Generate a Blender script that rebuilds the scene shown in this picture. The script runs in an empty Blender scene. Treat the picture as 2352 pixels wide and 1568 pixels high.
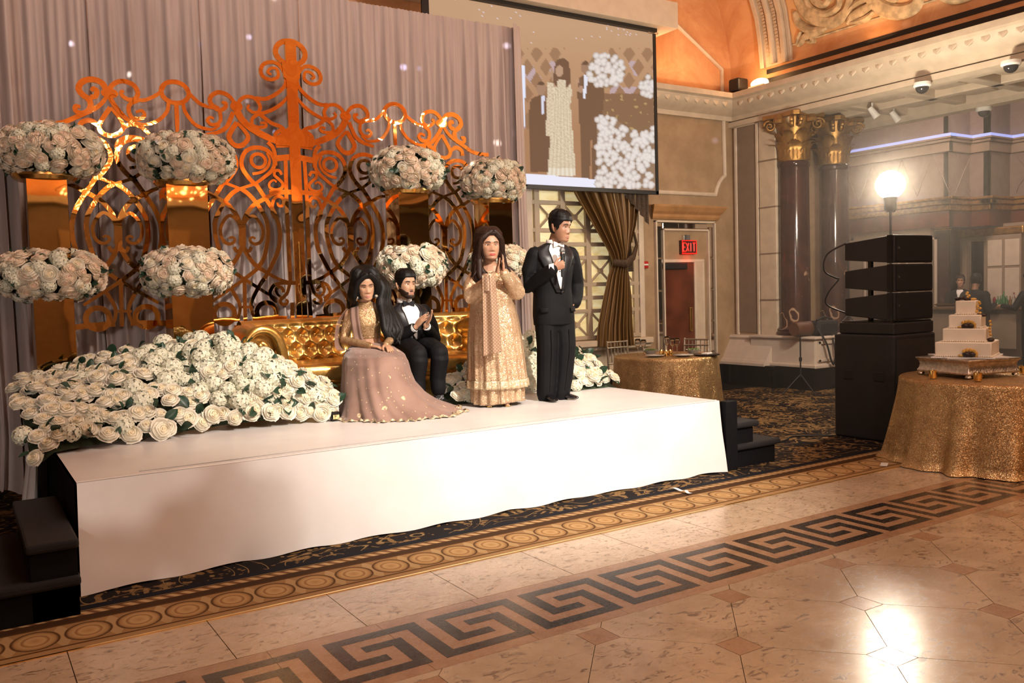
import bpy, bmesh, math, random
from mathutils import Vector, Matrix, noise
random.seed(7)
PI=math.pi
V=Vector
C=bpy.context.scene.collection
sc=bpy.context.scene
# ------------------------------------------------------------------ camera
F_PX,YAW,PIT,ROL,EYE=1984.88,0.5683,-0.0571,-0.0293,1.65
_cy,_sy,_cp,_sp=math.cos(YAW),math.sin(YAW),math.cos(PIT),math.sin(PIT)
CF=V((_sy*_cp,_cy*_cp,_sp)); _R=V((_cy,-_sy,0)); _U=_R.cross(CF)
CR=_R*math.cos(ROL)+_U*math.sin(ROL); CU=-_R*math.sin(ROL)+_U*math.cos(ROL)
EYEP=V((0,0,EYE))
cam=bpy.data.objects.new('camera',bpy.data.cameras.new('camera')); C.objects.link(cam)
cam.matrix_world=Matrix.Translation(EYEP)@Matrix((CR,CU,-CF)).transposed().to_4x4()
cam.data.sensor_width=36; cam.data.lens=F_PX/2352*36; cam.data.clip_end=100
sc.camera=cam
def at(x,y,ax,v):
    "a pixel of the photograph carried onto a real plane (wall, stage, gate ...)"
    d=CF+CR*((x-1176)/F_PX)-CU*((y-784)/F_PX); k='xyz'.index(ax)
    return EYEP+d*((v-EYEP[k])/d[k])
# ------------------------------------------------------------------ render look
sc.view_settings.view_transform='Standard'; sc.view_settings.look='None'
sc.view_settings.gamma=1; sc.view_settings.use_curve_mapping=False
sc.view_settings.exposure=0.0
cy=sc.cycles
cy.max_bounces=6; cy.diffuse_bounces=3; cy.glossy_bounces=4; cy.transmission_bounces=4; cy.transparent_max_bounces=8
cy.sample_clamp_indirect=4; cy.caustics_reflective=False; cy.caustics_refractive=False
cy.use_adaptive_sampling=True; cy.adaptive_threshold=0.03; cy.use_denoising=True
# ------------------------------------------------------------------ world: a dim indoor fill
w=bpy.data.worlds.new('world'); sc.world=w; w.use_nodes=True
w.node_tree.nodes['Background'].inputs[0].default_value=(1.0,.72,.5,1)
w.node_tree.nodes['Background'].inputs[1].default_value=0.02
# ------------------------------------------------------------------ lamps
def lamp(name,typ,loc,energy,color,target=None,**kw):
    l=bpy.data.lights.new(name,typ); l.energy=energy; l.color=color
    for k,v in kw.items(): setattr(l,k,v)
    o=bpy.data.objects.new(name,l); C.objects.link(o); o.location=loc
    if target is not None: o.rotation_euler=(V(target)-V(loc)).to_track_quat('-Z','Y').to_euler()
    return o
lamp('stage_spotlight','SPOT',(5.0,-2.6,6.9),7000,(1.0,.92,.82),(3.95,6.55,.75),spot_size=math.radians(33),spot_blend=.9,shadow_soft_size=.12)
lamp('stage_flood','SPOT',(-2.5,-4.7,2.5),1150,(1.0,.92,.84),(2.4,6.5,1.0),spot_size=math.radians(56),spot_blend=.8,shadow_soft_size=.10)
lamp('stage_fill','AREA',(3.6,2.4,7.6),300,(1.0,.82,.72),(3.0,9.0,2.9),size=2.5)  # added soft fill to brighten the drape and upper rose balls, no fixture there
lamp('aisle_fill','AREA',(15.2,8.6,5.6),200,(1.0,.72,.58),(16.8,10.2,1),size=2.0)  # added fill that lifts the far bar wall, not an actual fitting
for cx_,cy_,e in((3.5,-4.2,48),(9.2,-1.2,30)):
    for k in range(7): lamp('chandelier_bulb','POINT',(cx_+.75*math.cos(k*.9),cy_+.75*math.sin(k*.9),5.6),e,(1.0,.77,.56),shadow_soft_size=.03)
for i,(x,y,e) in enumerate(((10.6,7.6,16),(10.6,4.6,26),(10.6,1.0,34),(10.6,-4.0,60))):
    lamp('cove_uplight','AREA',(x,y,4.93),e,(1.0,.50,.20),(x-.6,y,7.6),shape='RECTANGLE',size=.4,size_y=2.8)
for x in(-4,0,4,8): lamp('cove_uplight','AREA',(x,-8.45,4.5),48,(1.0,.50,.20),(x,-8.7,7.6),shape='RECTANGLE',size=3.0,size_y=.4)
lamp('lunette_uplight','AREA',(9.3,9.95,4.95),13,(1.0,.50,.22),(9.3,10.4,6.6),shape='RECTANGLE',size=2.0,size_y=.2)
# mirror-ball projector: scattered bluish flecks on the drape
gl=lamp('mirror_ball_projector','SPOT',(-2.6,.4,3.0),16000,(1,1,1),(3.3,9.3,4.1),spot_size=math.radians(62),spot_blend=.3,shadow_soft_size=.01)
L_=gl.data; L_.use_nodes=True; t_=L_.node_tree; em=t_.nodes['Emission']; tc_=t_.nodes.new('ShaderNodeNewGeometry'); mp_=t_.nodes.new('ShaderNodeMapping'); mp_.inputs['Scale'].default_value=(1.25,.8,1)
vo_=t_.nodes.new('ShaderNodeTexVoronoi'); vo_.inputs['Scale'].default_value=36; mr_=t_.nodes.new('ShaderNodeMapRange'); mr_.inputs[1].default_value=.15; mr_.inputs[2].default_value=.05; mr_.inputs[3].default_value=0; mr_.inputs[4].default_value=1
sp_=t_.nodes.new('ShaderNodeSeparateColor'); gt_=t_.nodes.new('ShaderNodeMapRange'); gt_.inputs[1].default_value=.30; gt_.inputs[2].default_value=.95; ml_=t_.nodes.new('ShaderNodeMath'); ml_.operation='MULTIPLY'
cr_=t_.nodes.new('ShaderNodeValToRGB'); cr_.color_ramp.elements[0].color=(.35,.42,1,1); cr_.color_ramp.elements[1].color=(1,.95,.85,1)
sx_=t_.nodes.new('ShaderNodeSeparateXYZ'); up_=t_.nodes.new('ShaderNodeMath'); up_.operation='GREATER_THAN'; up_.inputs[1].default_value=.0; m2_=t_.nodes.new('ShaderNodeMath'); m2_.operation='MULTIPLY'
for a_,b_ in((tc_.outputs['Incoming'],sx_.inputs[0]),(sx_.outputs[2],up_.inputs[0]),(up_.outputs[0],m2_.inputs[1]),(tc_.outputs['Incoming'],mp_.inputs[0]),(mp_.outputs[0],vo_.inputs['Vector']),(vo_.outputs['Distance'],mr_.inputs[0]),(vo_.outputs['Color'],sp_.inputs[0]),(sp_.outputs[0],gt_.inputs[0]),(mr_.outputs[0],ml_.inputs[0]),(gt_.outputs[0],ml_.inputs[1]),(ml_.outputs[0],m2_.inputs[0]),(m2_.outputs[0],em.inputs['Strength']),(sp_.outputs[1],cr_.inputs[0]),(cr_.outputs[0],em.inputs['Color'])): t_.links.new(a_,b_)
# ------------------------------------------------------------------ mesh helpers
class MB:
    def __init__(s): s.v=[]; s.f=[]
    def add(s,vs,fs):
        n=len(s.v); s.v+=[V(p) for p in vs]; s.f+=[tuple(i+n for i in f) for f in fs]; return s
    def box(s,c,d,rz=0,M=None):
        x,y,z=d[0]/2,d[1]/2,d[2]/2
        vs=[V((sx*x,sy*y,sz*z)) for sz in(-1,1) for sx,sy in((-1,-1),(1,-1),(1,1),(-1,1))]
        if rz: R=Matrix.Rotation(rz,3,'Z'); vs=[R@p for p in vs]
        if M: vs=[M@p for p in vs]
        return s.add([p+V(c) for p in vs],[(3,2,1,0),(4,5,6,7),(0,1,5,4),(1,2,6,5),(2,3,7,6),(3,0,4,7)])
    def bb(s,x0,x1,y0,y1,z0,z1): return s.box(((x0+x1)/2,(y0+y1)/2,(z0+z1)/2),(x1-x0,y1-y0,z1-z0))
    def rings(s,rs,cap=True,closed=True):
        n=len(rs[0]); vs=[p for r in rs for p in r]; fs=[]
        for i in range(len(rs)-1):
            for j in range(n if closed else n-1):
                k=(j+1)%n; fs.append((i*n+j,i*n+k,(i+1)*n+k,(i+1)*n+j))
        if cap and closed: fs.append(tuple(range(n-1,-1,-1))); fs.append(tuple((len(rs)-1)*n+j for j in range(n)))
        return s.add(vs,fs)
    def tube(s,pts,r,seg=8,ref=None,ends=False):
        "round or elliptical tube along pts; r scalar / list / list of (a,b) with b along ref"
        pts=[V(p) for p in pts]; n=len(pts)
        rr=r if isinstance(r,(list,tuple)) else [r]*n
        rr=[(q,q) if not isinstance(q,(list,tuple)) else q for q in rr]
        tg=[((pts[min(i+1,n-1)]-pts[max(i-1,0)]).normalized()) for i in range(n)]
        if ends:
            a,b=pts[0],pts[-1]; m0=min(rr[0]); m1=min(rr[-1])
            P=[a-tg[0]*m0*q for q in(.95,.6)]+pts+[b+tg[-1]*m1*q for q in(.6,.95)]
            rr=[tuple(x*q for x in rr[0]) for q in(.3,.8)]+list(rr)+[tuple(x*q for x in rr[-1]) for q in(.8,.3)]
            tg=[tg[0]]*2+tg+[tg[-1]]*2; pts=P
        up=V(ref) if ref is not None else (V((0,0,1)) if abs(tg[0].z)<.9 else V((0,1,0)))
        rs=[]
        for p,t,(a,b) in zip(pts,tg,rr):
            bn=up-t*up.dot(t)
            if bn.length<1e-4: bn=V((1,0,0))-t*t.x
            bn.normalize(); an=t.cross(bn)
            if ref is None: up=bn
            rs.append([p+an*(a*math.cos(q))+bn*(b*math.sin(q)) for q in[2*PI*j/seg for j in range(seg)]])
        return s.rings(rs)
    def lathe(s,prof,c=(0,0,0),seg=20,cap=True,M=None):
        rs=[[V((r*math.cos(2*PI*j/seg),r*math.sin(2*PI*j/seg),z)) for j in range(seg)] for r,z in prof]
        if M: rs=[[M@p for p in r] for r in rs]
        return s.rings([[p+V(c) for p in r] for r in rs],cap)
    def prism(s,poly,d0,d1,fn):
        "closed polygon extruded between two offsets; fn(u,v,d)->point"
        n=len(poly); return s.add([fn(u,v,d) for d in(d0,d1) for u,v in poly],[tuple(range(n-1,-1,-1)),tuple(range(n,2*n))]+[(i,(i+1)%n,(i+1)%n+n,i+n) for i in range(n)])
    def ell(s,c,r,nu=12,nv=8,M=None):
        rs=[]
        for i in range(nv+1):
            a=-PI/2+PI*i/nv; a=max(min(a,PI/2-.05),-PI/2+.05)
            rs.append([V((r[0]*math.cos(a)*math.cos(2*PI*j/nu),r[1]*math.cos(a)*math.sin(2*PI*j/nu),r[2]*math.sin(a))) for j in range(nu)])
        if M: rs=[[M@p for p in q] for q in rs]
        return s.rings([[p+V(c) for p in q] for q in rs])
    def grid(s,nu,nv,fn):
        return s.add([fn(i/nu,j/nv) for j in range(nv+1) for i in range(nu+1)],[(j*(nu+1)+i,j*(nu+1)+i+1,(j+1)*(nu+1)+i+1,(j+1)*(nu+1)+i) for j in range(nv) for i in range(nu)])
    def mesh(s,name):
        me=bpy.data.meshes.new(name); me.from_pydata([tuple(p) for p in s.v],[],s.f); return me
    def build(s,name,m=None,parent=None,smooth=35,bevel=0,solid=0,sub=0,loc=None,rz=0):
        me=s.mesh(name)
        return link(name,me,m,parent,smooth,bevel,solid,sub,loc,rz)
def link(name,me,m=None,parent=None,smooth=35,bevel=0,solid=0,sub=0,loc=None,rz=0):
    if m: me.materials.append(m)
    if smooth: 
        me.shade_smooth()
        if smooth<180: me.set_sharp_from_angle(angle=math.radians(smooth))
    o=bpy.data.objects.new(name,me); C.objects.link(o)
    if parent: o.parent=parent
    if loc is not None: o.location=loc
    if rz: o.rotation_euler=(0,0,rz)
    if solid: q=o.modifiers.new('thick','SOLIDIFY'); q.thickness=solid; q.offset=0
    if bevel: q=o.modifiers.new('edge','BEVEL'); q.width=bevel; q.segments=2; q.limit_method='ANGLE'; q.angle_limit=math.radians(40)
    if sub: q=o.modifiers.new('sub','SUBSURF'); q.levels=sub; q.render_levels=sub
    return o
def gridobj(name,nu,nv,fn,m,parent=None,smooth=180,solid=0):
    "sheet with a uv map; fn(u,v)->point"
    b=MB().grid(nu,nv,fn); me=b.mesh(name); uv=me.uv_layers.new(name='uv')
    for l in me.loops: i=l.vertex_index; uv.data[l.index].uv=((i%(nu+1))/nu,(i//(nu+1))/nv)
    return link(name,me,m,parent,smooth,0,solid)
def tag(o,label,cat,group=None,kind=None):
    if label:o['label']=label
    if cat:o['category']=cat
    if group:o['group']=group
    if kind:o['kind']=kind
    return o
def thing(name,label,cat,loc=(0,0,0),rz=0,group=None,parent=None):
    o=bpy.data.objects.new(name,None); C.objects.link(o); o.location=loc; o.rotation_euler=(0,0,rz); o.empty_display_size=.05
    return tag(o,label,cat,group)
def struct(o): o['kind']='structure'; return o
def inst(src,name,parent,loc=(0,0,0),M=None,s=1):
    o=bpy.data.objects.new(name,src if isinstance(src,bpy.types.Mesh) else src.data); C.objects.link(o); o.parent=parent
    if M is not None: o.matrix_local=M
    else: o.location=loc; o.scale=(s,s,s)
    return o
def dup(root,loc=None,rz=None,label=None,group=None):
    r=root.copy(); C.objects.link(r)
    if loc is not None:r.location=loc
    if rz is not None:r.rotation_euler=(0,0,rz)
    if label:r['label']=label
    if group:r['group']=group
    for ch in list(root.children):
        c=ch.copy(); C.objects.link(c); c.parent=r
        for g in ch.children:
            d=g.copy(); C.objects.link(d); d.parent=c
    return r
def remesh(b,name,voxel,m,parent=None,smooth=6,fac=.5):
    me=b.mesh(name); o=bpy.data.objects.new('tmp',me); C.objects.link(o)
    q=o.modifiers.new('r','REMESH'); q.mode='VOXEL'; q.voxel_size=voxel; q.use_smooth_shade=True
    if smooth: q=o.modifiers.new('s','SMOOTH'); q.iterations=smooth; q.factor=fac
    dg=bpy.context.evaluated_depsgraph_get(); dg.update()
    nm=bpy.data.meshes.new_from_object(o.evaluated_get(dg)); bpy.data.objects.remove(o); bpy.data.meshes.remove(me); nm.name=name
    nm.materials.clear()
    return link(name,nm,m,parent,180)
# ------------------------------------------------------------------ shader helpers
class S:
    "a float socket with arithmetic"
    def __init__(s,t,k): s.t=t; s.k=k
    def _op(s,op,*a):
        n=s.t.nodes.new('ShaderNodeMath'); n.operation=op
        for i,q in enumerate((s,)+a):
            if isinstance(q,S): s.t.links.new(q.k,n.inputs[i])
            else: n.inputs[i].default_value=q
        return S(s.t,n.outputs[0])
    def __add__(s,o): return s._op('ADD',o)
    __radd__=__add__
    def __mul__(s,o): return s._op('MULTIPLY',o)
    __rmul__=__mul__
    def __sub__(s,o): return s._op('SUBTRACT',o)
    def __rsub__(s,o): return (s*-1)+o
    def __truediv__(s,o): return s._op('DIVIDE',o)
    def __lt__(s,o): return s._op('LESS_THAN',o)
    def __gt__(s,o): return s._op('GREATER_THAN',o)
    def fract(s): return s._op('FRACT')
    def floor(s): return s._op('FLOOR')
    def abs(s): return s._op('ABSOLUTE')
    def sqrt(s): return s._op('SQRT')
    def sin(s): return s._op('SINE')
    def min(s,o): return s._op('MINIMUM',o)
    def max(s,o): return s._op('MAXIMUM',o)
    def pow(s,o): return s._op('POWER',o)
    def step(s,a,b):
        n=s.t.nodes.new('ShaderNodeMapRange'); n.interpolation_type='SMOOTHSTEP'; n.inputs[1].default_value=a; n.inputs[2].default_value=b
        s.t.links.new(s.k,n.inputs[0]); return S(s.t,n.outputs[0])
class G:
    "node graph around one principled shader"
    def __init__(s,name,rough=.5,metal=0,spec=.5,color=None,**kw):
        s.m=bpy.data.materials.new(name); s.m.use_nodes=True; s.t=s.m.node_tree; s.p=s.t.nodes['Principled BSDF']
        s.p.inputs['Roughness'].default_value=rough; s.p.inputs['Metallic'].default_value=metal; s.p.inputs['Specular IOR Level'].default_value=spec
        if color: s.p.inputs['Base Color'].default_value=(*color,1); s.m.diffuse_color=(*color,1)
        for k,v in kw.items(): s.p.inputs[k.replace('_',' ')].default_value=v
    def tc(s,k='Object'):
        n=s.t.nodes.new('ShaderNodeTexCoord'); return n.outputs[k]
    def xyz(s,k='Object'):
        n=s.t.nodes.new('ShaderNodeSeparateXYZ'); s.t.links.new(s.tc(k),n.inputs[0]); return [S(s.t,o) for o in n.outputs]
    def vec(s,x,y,z=0):
        n=s.t.nodes.new('ShaderNodeCombineXYZ')
        for i,q in enumerate((x,y,z)):
            if isinstance(q,S): s.t.links.new(q.k,n.inputs[i])
            else: n.inputs[i].default_value=q
        return n.outputs[0]
    def noise(s,scale,detail=3,rough=.5,vec=None,scl=None,dist=0,col=False):
        n=s.t.nodes.new('ShaderNodeTexNoise'); n.inputs['Scale'].default_value=scale; n.inputs['Detail'].default_value=detail; n.inputs['Roughness'].default_value=rough; n.inputs['Distortion'].default_value=dist
        v=vec or s.tc()
        if scl: q=s.t.nodes.new('ShaderNodeMapping'); q.inputs['Scale'].default_value=scl; s.t.links.new(v,q.inputs[0]); v=q.outputs[0]
        s.t.links.new(v,n.inputs['Vector']); return S(s.t,n.outputs['Fac']) if not col else n.outputs['Color']
    def vor(s,scale,vec=None,feature='F1',out='Distance',scl=None):
        n=s.t.nodes.new('ShaderNodeTexVoronoi'); n.feature=feature; n.inputs['Scale'].default_value=scale; v=vec or s.tc()
        if scl: q=s.t.nodes.new('ShaderNodeMapping'); q.inputs['Scale'].default_value=scl; s.t.links.new(v,q.inputs[0]); v=q.outputs[0]
        s.t.links.new(v,n.inputs['Vector']); return S(s.t,n.outputs[out])
    def mix(s,f,a,b):
        n=s.t.nodes.new('ShaderNodeMix'); n.data_type='RGBA'
        if isinstance(f,S): s.t.links.new(f.k,n.inputs[0])
        else: n.inputs[0].default_value=f
        for q,i in((a,6),(b,7)):
            if isinstance(q,(tuple,list)): n.inputs[i].default_value=(*q,1)
            else: s.t.links.new(q,n.inputs[i])
        return n.outputs[2]
    def ramp(s,f,stops):
        n=s.t.nodes.new('ShaderNodeValToRGB'); s.t.links.new(f.k,n.inputs[0]); e=n.color_ramp.elements
        while len(e)<len(stops): e.new(.5)
        for q,(p,c) in zip(e,stops): q.position=p; q.color=(*c,1)
        return n.outputs[0]
    def col(s,c): s.t.links.new(c,s.p.inputs['Base Color']); return s
    def set(s,k,v): s.t.links.new(v.k if isinstance(v,S) else v,s.p.inputs[k]); return s
    def bump(s,h,strength=.2,dist=.01):
        n=s.t.nodes.new('ShaderNodeBump'); n.inputs['Strength'].default_value=strength; n.inputs['Distance'].default_value=dist
        s.t.links.new(h.k,n.inputs['Height']); s.t.links.new(n.outputs[0],s.p.inputs['Normal']); return s
    def emit(s,c,k):
        s.p.inputs['Emission Strength'].default_value=k
        if isinstance(c,(tuple,list)): s.p.inputs['Emission Color'].default_value=(*c,1)
        else: s.t.links.new(c,s.p.inputs['Emission Color'])
        return s
def lerpc(a,b,t): return tuple(x+(y-x)*t for x,y in zip(a,b))
def plain(name,c,rough=.5,metal=0,var=.08,scale=6,bump=0,bscale=80,**kw):
    g=G(name,rough,metal,color=c,**kw); n=g.noise(scale,4)
    g.col(g.mix(n.step(.3,.7),tuple(q*(1-var) for q in c),tuple(min(1,q*(1+var)) for q in c)))
    if bump: g.bump(g.noise(bscale,4),bump,.004)
    return g.m
M={}
M['white']=plain('white_paint',(.80,.78,.74),.5)
M['cream']=plain('cream_paint',(.66,.55,.43),.55,var=.05,bump=.1)
M['black']=plain('black_paint',(.012,.012,.013),.5)
M['blackcab']=plain('black_cabinet',(.02,.019,.019),.45,bump=.3,bscale=300)
M['chrome']=plain('bright_steel',(.75,.73,.7),.15,1)
M['darkmetal']=plain('dark_metal',(.05,.05,.05),.35,1)
M['wood']=plain('red_brown_wood',(.12,.035,.018),.35,var=.3,scale=3)
def mirror_gold(name,c,rough,wob,scale):
    g=G(name,rough,1,color=c); n=g.noise(scale,2); g.bump(n,wob,.05); g.col(g.mix(g.noise(.8,1).step(.3,.7),c,lerpc(c,(c[0],c[1]*.86,c[2]*.7),1))); return g.m
M['gold']=mirror_gold('mirrored_gold_acrylic',(.97,.62,.24),.018,.26,1.7)
M['goldpanel']=mirror_gold('mirrored_gold_panel',(.90,.60,.24),.03,.12,1.2)
M['goldleaf']=plain('gilded_plaster',(.40,.22,.065),.42,.75,var=.2,scale=12,bump=.3)
M['brass']=plain('polished_brass',(.85,.58,.22),.18,1)
M['sofa']=None
# ================================================================== ROOM
YW,XR=10.4,11.17
g=G('tan_wallpaper',.7,color=(.33,.22,.13)); n=g.noise(3,5,.6); n2=g.noise(140,2)
g.col(g.mix(n.step(.3,.72),(.30,.20,.115),(.40,.275,.165))).bump(n2,.08,.004); M['wall']=g.m
g=G('peach_plaster',.75,color=(.62,.30,.13)); n=g.noise(1.6,5,.65,dist=.8)
g.col(g.mix(n.step(.28,.72),(.56,.25,.10),(.72,.40,.20))).bump(g.noise(30,4),.06,.01); M['peach']=g.m
M['dark']=plain('dark_beige_plaster',(.22,.15,.10),.7)
M['mould']=plain('painted_moulding',(.62,.52,.41),.5,var=.06)
M['cornice']=plain('cornice_plaster',(.58,.47,.35),.55,var=.08,bump=.15,bscale=40)
M['blackstone']=plain('black_granite_base',(.010,.009,.009),.25)
b=MB().bb(-8,XR,YW,YW+.2,0,4.62); wall_back=struct(b.build('wall_back',M['wall'],smooth=0))
b=MB().prism([(-8,4.62),(XR,4.62),(XR,5.3),(XR,8.4),(-8,8.4)],YW,YW+.2,lambda u,v,d:(u,d,v)); b.build('lunette',M['peach'],wall_back,0)
b=MB().bb(-8.2,-8,-9,YW,0,8.4); struct(b.build('wall_left',M['dark'],smooth=0))
wf=struct(MB().bb(-8,24,-9.2,-9,0,4.2).build('wall_front',M['dark'],smooth=0)); MB().bb(-8,24,-9.2,-9,4.2,8.4).build('upper_plaster',M['peach'],wf,0); MB().bb(-8,24,-9,-8.7,4.15,4.4).build('cornice',M['cornice'],wf,0,bevel=.03)
for k in range(8): MB().bb(-6.5+2.2*k,-5.5+2.2*k,-9,-8.93,.3,3.6).build('wall_panel',M['wall'],wf,0)
# right wall above the beam, and its sloping cove
b=MB().bb(XR,XR+.3,-9,YW,4.44,5.32); wall_right=struct(b.build('wall_right',M['peach'],smooth=0))
for i,z in enumerate((5.06,4.92)):
    MB().bb(XR-.012,XR+.02,-6,9.63,z-.035,z+.035).build('air_slot',M['black'],wall_right,0)
ARC=[V(p) for p in((11.17,0,5.29),(11.05,0,5.9),(10.8,0,6.5),(10.4,0,7.05),(9.8,0,7.55),(9.0,0,7.95),(8.0,0,8.2))]
def arcP(t):
    for a,c in zip(ARC,ARC[1:]):
        l=(c-a).length
        if t<=l or c is ARC[-1]: d=(c-a)/l; return a+d*t,V((-d.z,0,d.x))
        t-=l
def coveP(u,t,h=0): p,n=arcP(t); return V((p.x,u,p.z))+n*h
b=MB().prism([(p.x,p.z) for p in ARC]+[(8.0,8.5),(XR+.3,8.5),(XR+.3,5.3)],-9,YW+.2,lambda u,v,d:(u,d,v)); cove=struct(b.build('ceiling_cove',M['peach'],smooth=40))
b=MB().bb(-8,8.02,-9,YW+.2,8.2,8.4); struct(b.build('ceiling',M['peach'],smooth=0))
# arched rib across the cove with its beaded mouldings
rib=struct(thing('trim_1',None,None)); TS=[0,.3,.62,.95,1.27,1.6,1.95,2.4,3.0]
def ribbar(y0,y1,h,m='cornice',name='rib_fillet'):
    MB().rings([[coveP(y,max(0,t),hh)-V((0,0,.16 if t==0 else 0)) for y,hh in((y0,-.02),(y0,h),(y1,h),(y1,-.02))] for t in TS]).build(name,M[m],rib,30,bevel=.008)
ribbar(9.19,9.70,.035); ribbar(9.62,9.70,.09); ribbar(9.19,9.27,.085); ribbar(9.12,9.19,.03)
MB().tube([coveP(9.45,t,.05)-V((0,0,.13 if t==0 else 0)) for t in TS],.05,10).build('rib_rope',M['cornice'],rib)
bead=MB().box((0,0,0),(.03,.055,.035)).mesh('rib_bead'); bead.materials.append(M['cornice'])
for y in(9.55,9.34):
    for k in range(44): inst(bead,'rib_bead',rib,coveP(y,.01+k*.052,.045))
# painted acanthus scroll relief on the cove panel
panel=struct(thing('trim_2',None,None))
M['peachlight']=plain('pale_peach_panel',(.70,.40,.18),.7,var=.1,scale=2)
M['ornament']=plain('mottled_ornament_plaster',(.52,.38,.22),.6,var=.3,scale=9)  # tan-brown ornament with random mottling
MB().rings([[coveP(y,t,h) for y,h in((9.10,-.01),(9.10,.012),(-3,.012),(-3,-.01))] for t in(.07,.3,.62,.95,1.27,1.6,1.95,2.4)]).build('panel_ground',M['peachlight'],panel,30)
for t in(.07,): MB().tube([coveP(9.1,t,.01),coveP(-3,t,.01)],.018,6).build('panel_border',M['ornament'],panel)
def pz(x,y): q=at(x,y,'x',11.0); return q.y,(q.z-5.29)*1.03
def relief(px_,w,name='scroll_relief',n=6,h=.03):
    q=[pz(*p) for p in px_]; P=[]
    for i in range(len(q)-1):
        a=q[max(i-1,0)];b_=q[i];c=q[i+1];d=q[min(i+2,len(q)-1)]
        for k in range(n):
            t=k/n; P.append([.5*((2*b_[e])+(-a[e]+c[e])*t+(2*a[e]-5*b_[e]+4*c[e]-d[e])*t*t+(-a[e]+3*b_[e]-3*c[e]+d[e])*t**3) for e in(0,1)])
    P.append(q[-1]); N=len(P)
    MB().tube([coveP(y,max(.02,t),h) for y,t in P],[(w*(.35+.65*math.sin(PI*min(.97,.12+i/N*.85))),.05) for i in range(N)],8,ref=(-1,0,-.2),ends=True).build(name,M['ornament'],panel)
relief([(1950,-10),(1935,25),(1900,48),(1862,40),(1838,10),(1840,-30),(1880,-60),(1930,-45)],.10); relief([(1905,-12),(1890,8),(1872,2),(1868,-18),(1885,-32),(1912,-30)],.07); relief([(1925,-20),(1918,14),(1885,30),(1855,15),(1850,-20)],.06)
relief([(1822,30),(1828,52),(1850,66),(1885,62)],.07); relief([(1885,62),(1860,72),(1838,82),(1822,100)],.07,'leaf_relief'); relief([(1850,82),(1856,92),(1842,92)],.035,'leaf_relief'); relief([(1830,72),(1824,84),(1820,98)],.04,'leaf_relief')
relief([(2105,-25),(2090,10),(2050,24),(2010,12),(1990,-20),(2010,-55),(2060,-70)],.11); relief([(2060,-30),(2045,-8),(2022,-15)],.07); relief([(2000,5),(1975,20),(1950,35),(1938,48)],.08,'leaf_relief'); relief([(1995,25),(1975,40),(1945,48)],.05,'leaf_relief'); relief([(1990,-5),(1965,2),(1945,18)],.05,'leaf_relief')
relief([(2240,-60),(2225,-30),(2180,-15),(2140,-30),(2120,-60)],.11)
# cornice (crown moulding) round the two walls
prof=[(-.02,4.40),(.05,4.40),(.06,4.47),(.12,4.50),(.19,4.53),(.27,4.60),(.30,4.68),(.33,4.69),(.36,4.70),(.36,4.78),(.33,4.79),(-.02,4.79)]
cb=struct(MB().prism(prof,5.5,XR-.0,lambda p,z,d:(d,YW-p,z)).build('trim_3',M['cornice'],smooth=30))
cr=struct(MB().prism(prof,-8,YW,lambda p,z,d:(XR-p,d,z)).build('trim_4',M['cornice'],smooth=30))
lf=MB()
for k in range(5):
    a=(k-2)*.30; lf.tube([V((math.sin(a)*.02*q+math.sin(a)*.11*q,-.03-.02*math.sin(q*PI/2),.11*q-.05)) for q in(0,.4,.75,1)],[.012,.028,.03,.012],6,ref=(0,1,0),ends=True)
lf.ell((0,-.03,.07),(.06,.03,.035),8,5)
lm=lf.mesh('carved_leaf'); lm.materials.append(M['cornice']); lm.shade_smooth()
tilt=Matrix.Rotation(math.radians(-38),4,'X')
for k in range(18): inst(lm,'carved_leaf',cb,M=Matrix.Translation((10.72-.21*k,YW-.235,4.60))@tilt)
for k in range(46): inst(lm,'carved_leaf',cr,M=Matrix.Translation((XR-.235,9.95-.21*k,4.60))@Matrix.Rotation(-PI/2,4,'Z')@tilt)
# raised panel mouldings of the back wall
def barline(pts,w,name,m,parent,y=YW,d=.035):
    for a,c in zip(pts,pts[1:]):
        a,c=V((a[0],y-d*.4,a[1])),V((c[0],y-d*.4,c[1])); MB().tube([a,c],[(w,d)]*2,8,ref=(0,1,0),ends=True).build(name,M[m],parent)
t5=struct(thing('trim_5',None,None))
barline([(10.94,4.82),(10.94,5.25),(9.60,6.03)],.03,'moulding','mould',t5)
barline([(10.96,4.42),(10.97,3.50)],.035,'moulding','mould',t5); barline([(10.74,3.17),(6.9,3.17)],.035,'moulding','mould',t5)
barline([(10.97,3.50),(10.90,3.45),(10.83,3.37),(10.78,3.28),(10.74,3.17)],.035,'moulding','mould',t5)
# black stone base and chair rail under the window
struct(MB().bb(-8,XR,YW-.05,YW+.01,0,.34).build('baseboard_back',M['blackstone'],smooth=0,bevel=.01))
rail=struct(MB().prism([(0,.34),(.06,.34),(.07,.42),(.03,.46),(.03,.70),(.08,.73),(.10,.80),(0,.80)],6.2,9.15,lambda p,z,d:(d,YW-p,z)).build('trim_6',M['cornice'],smooth=0))
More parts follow.
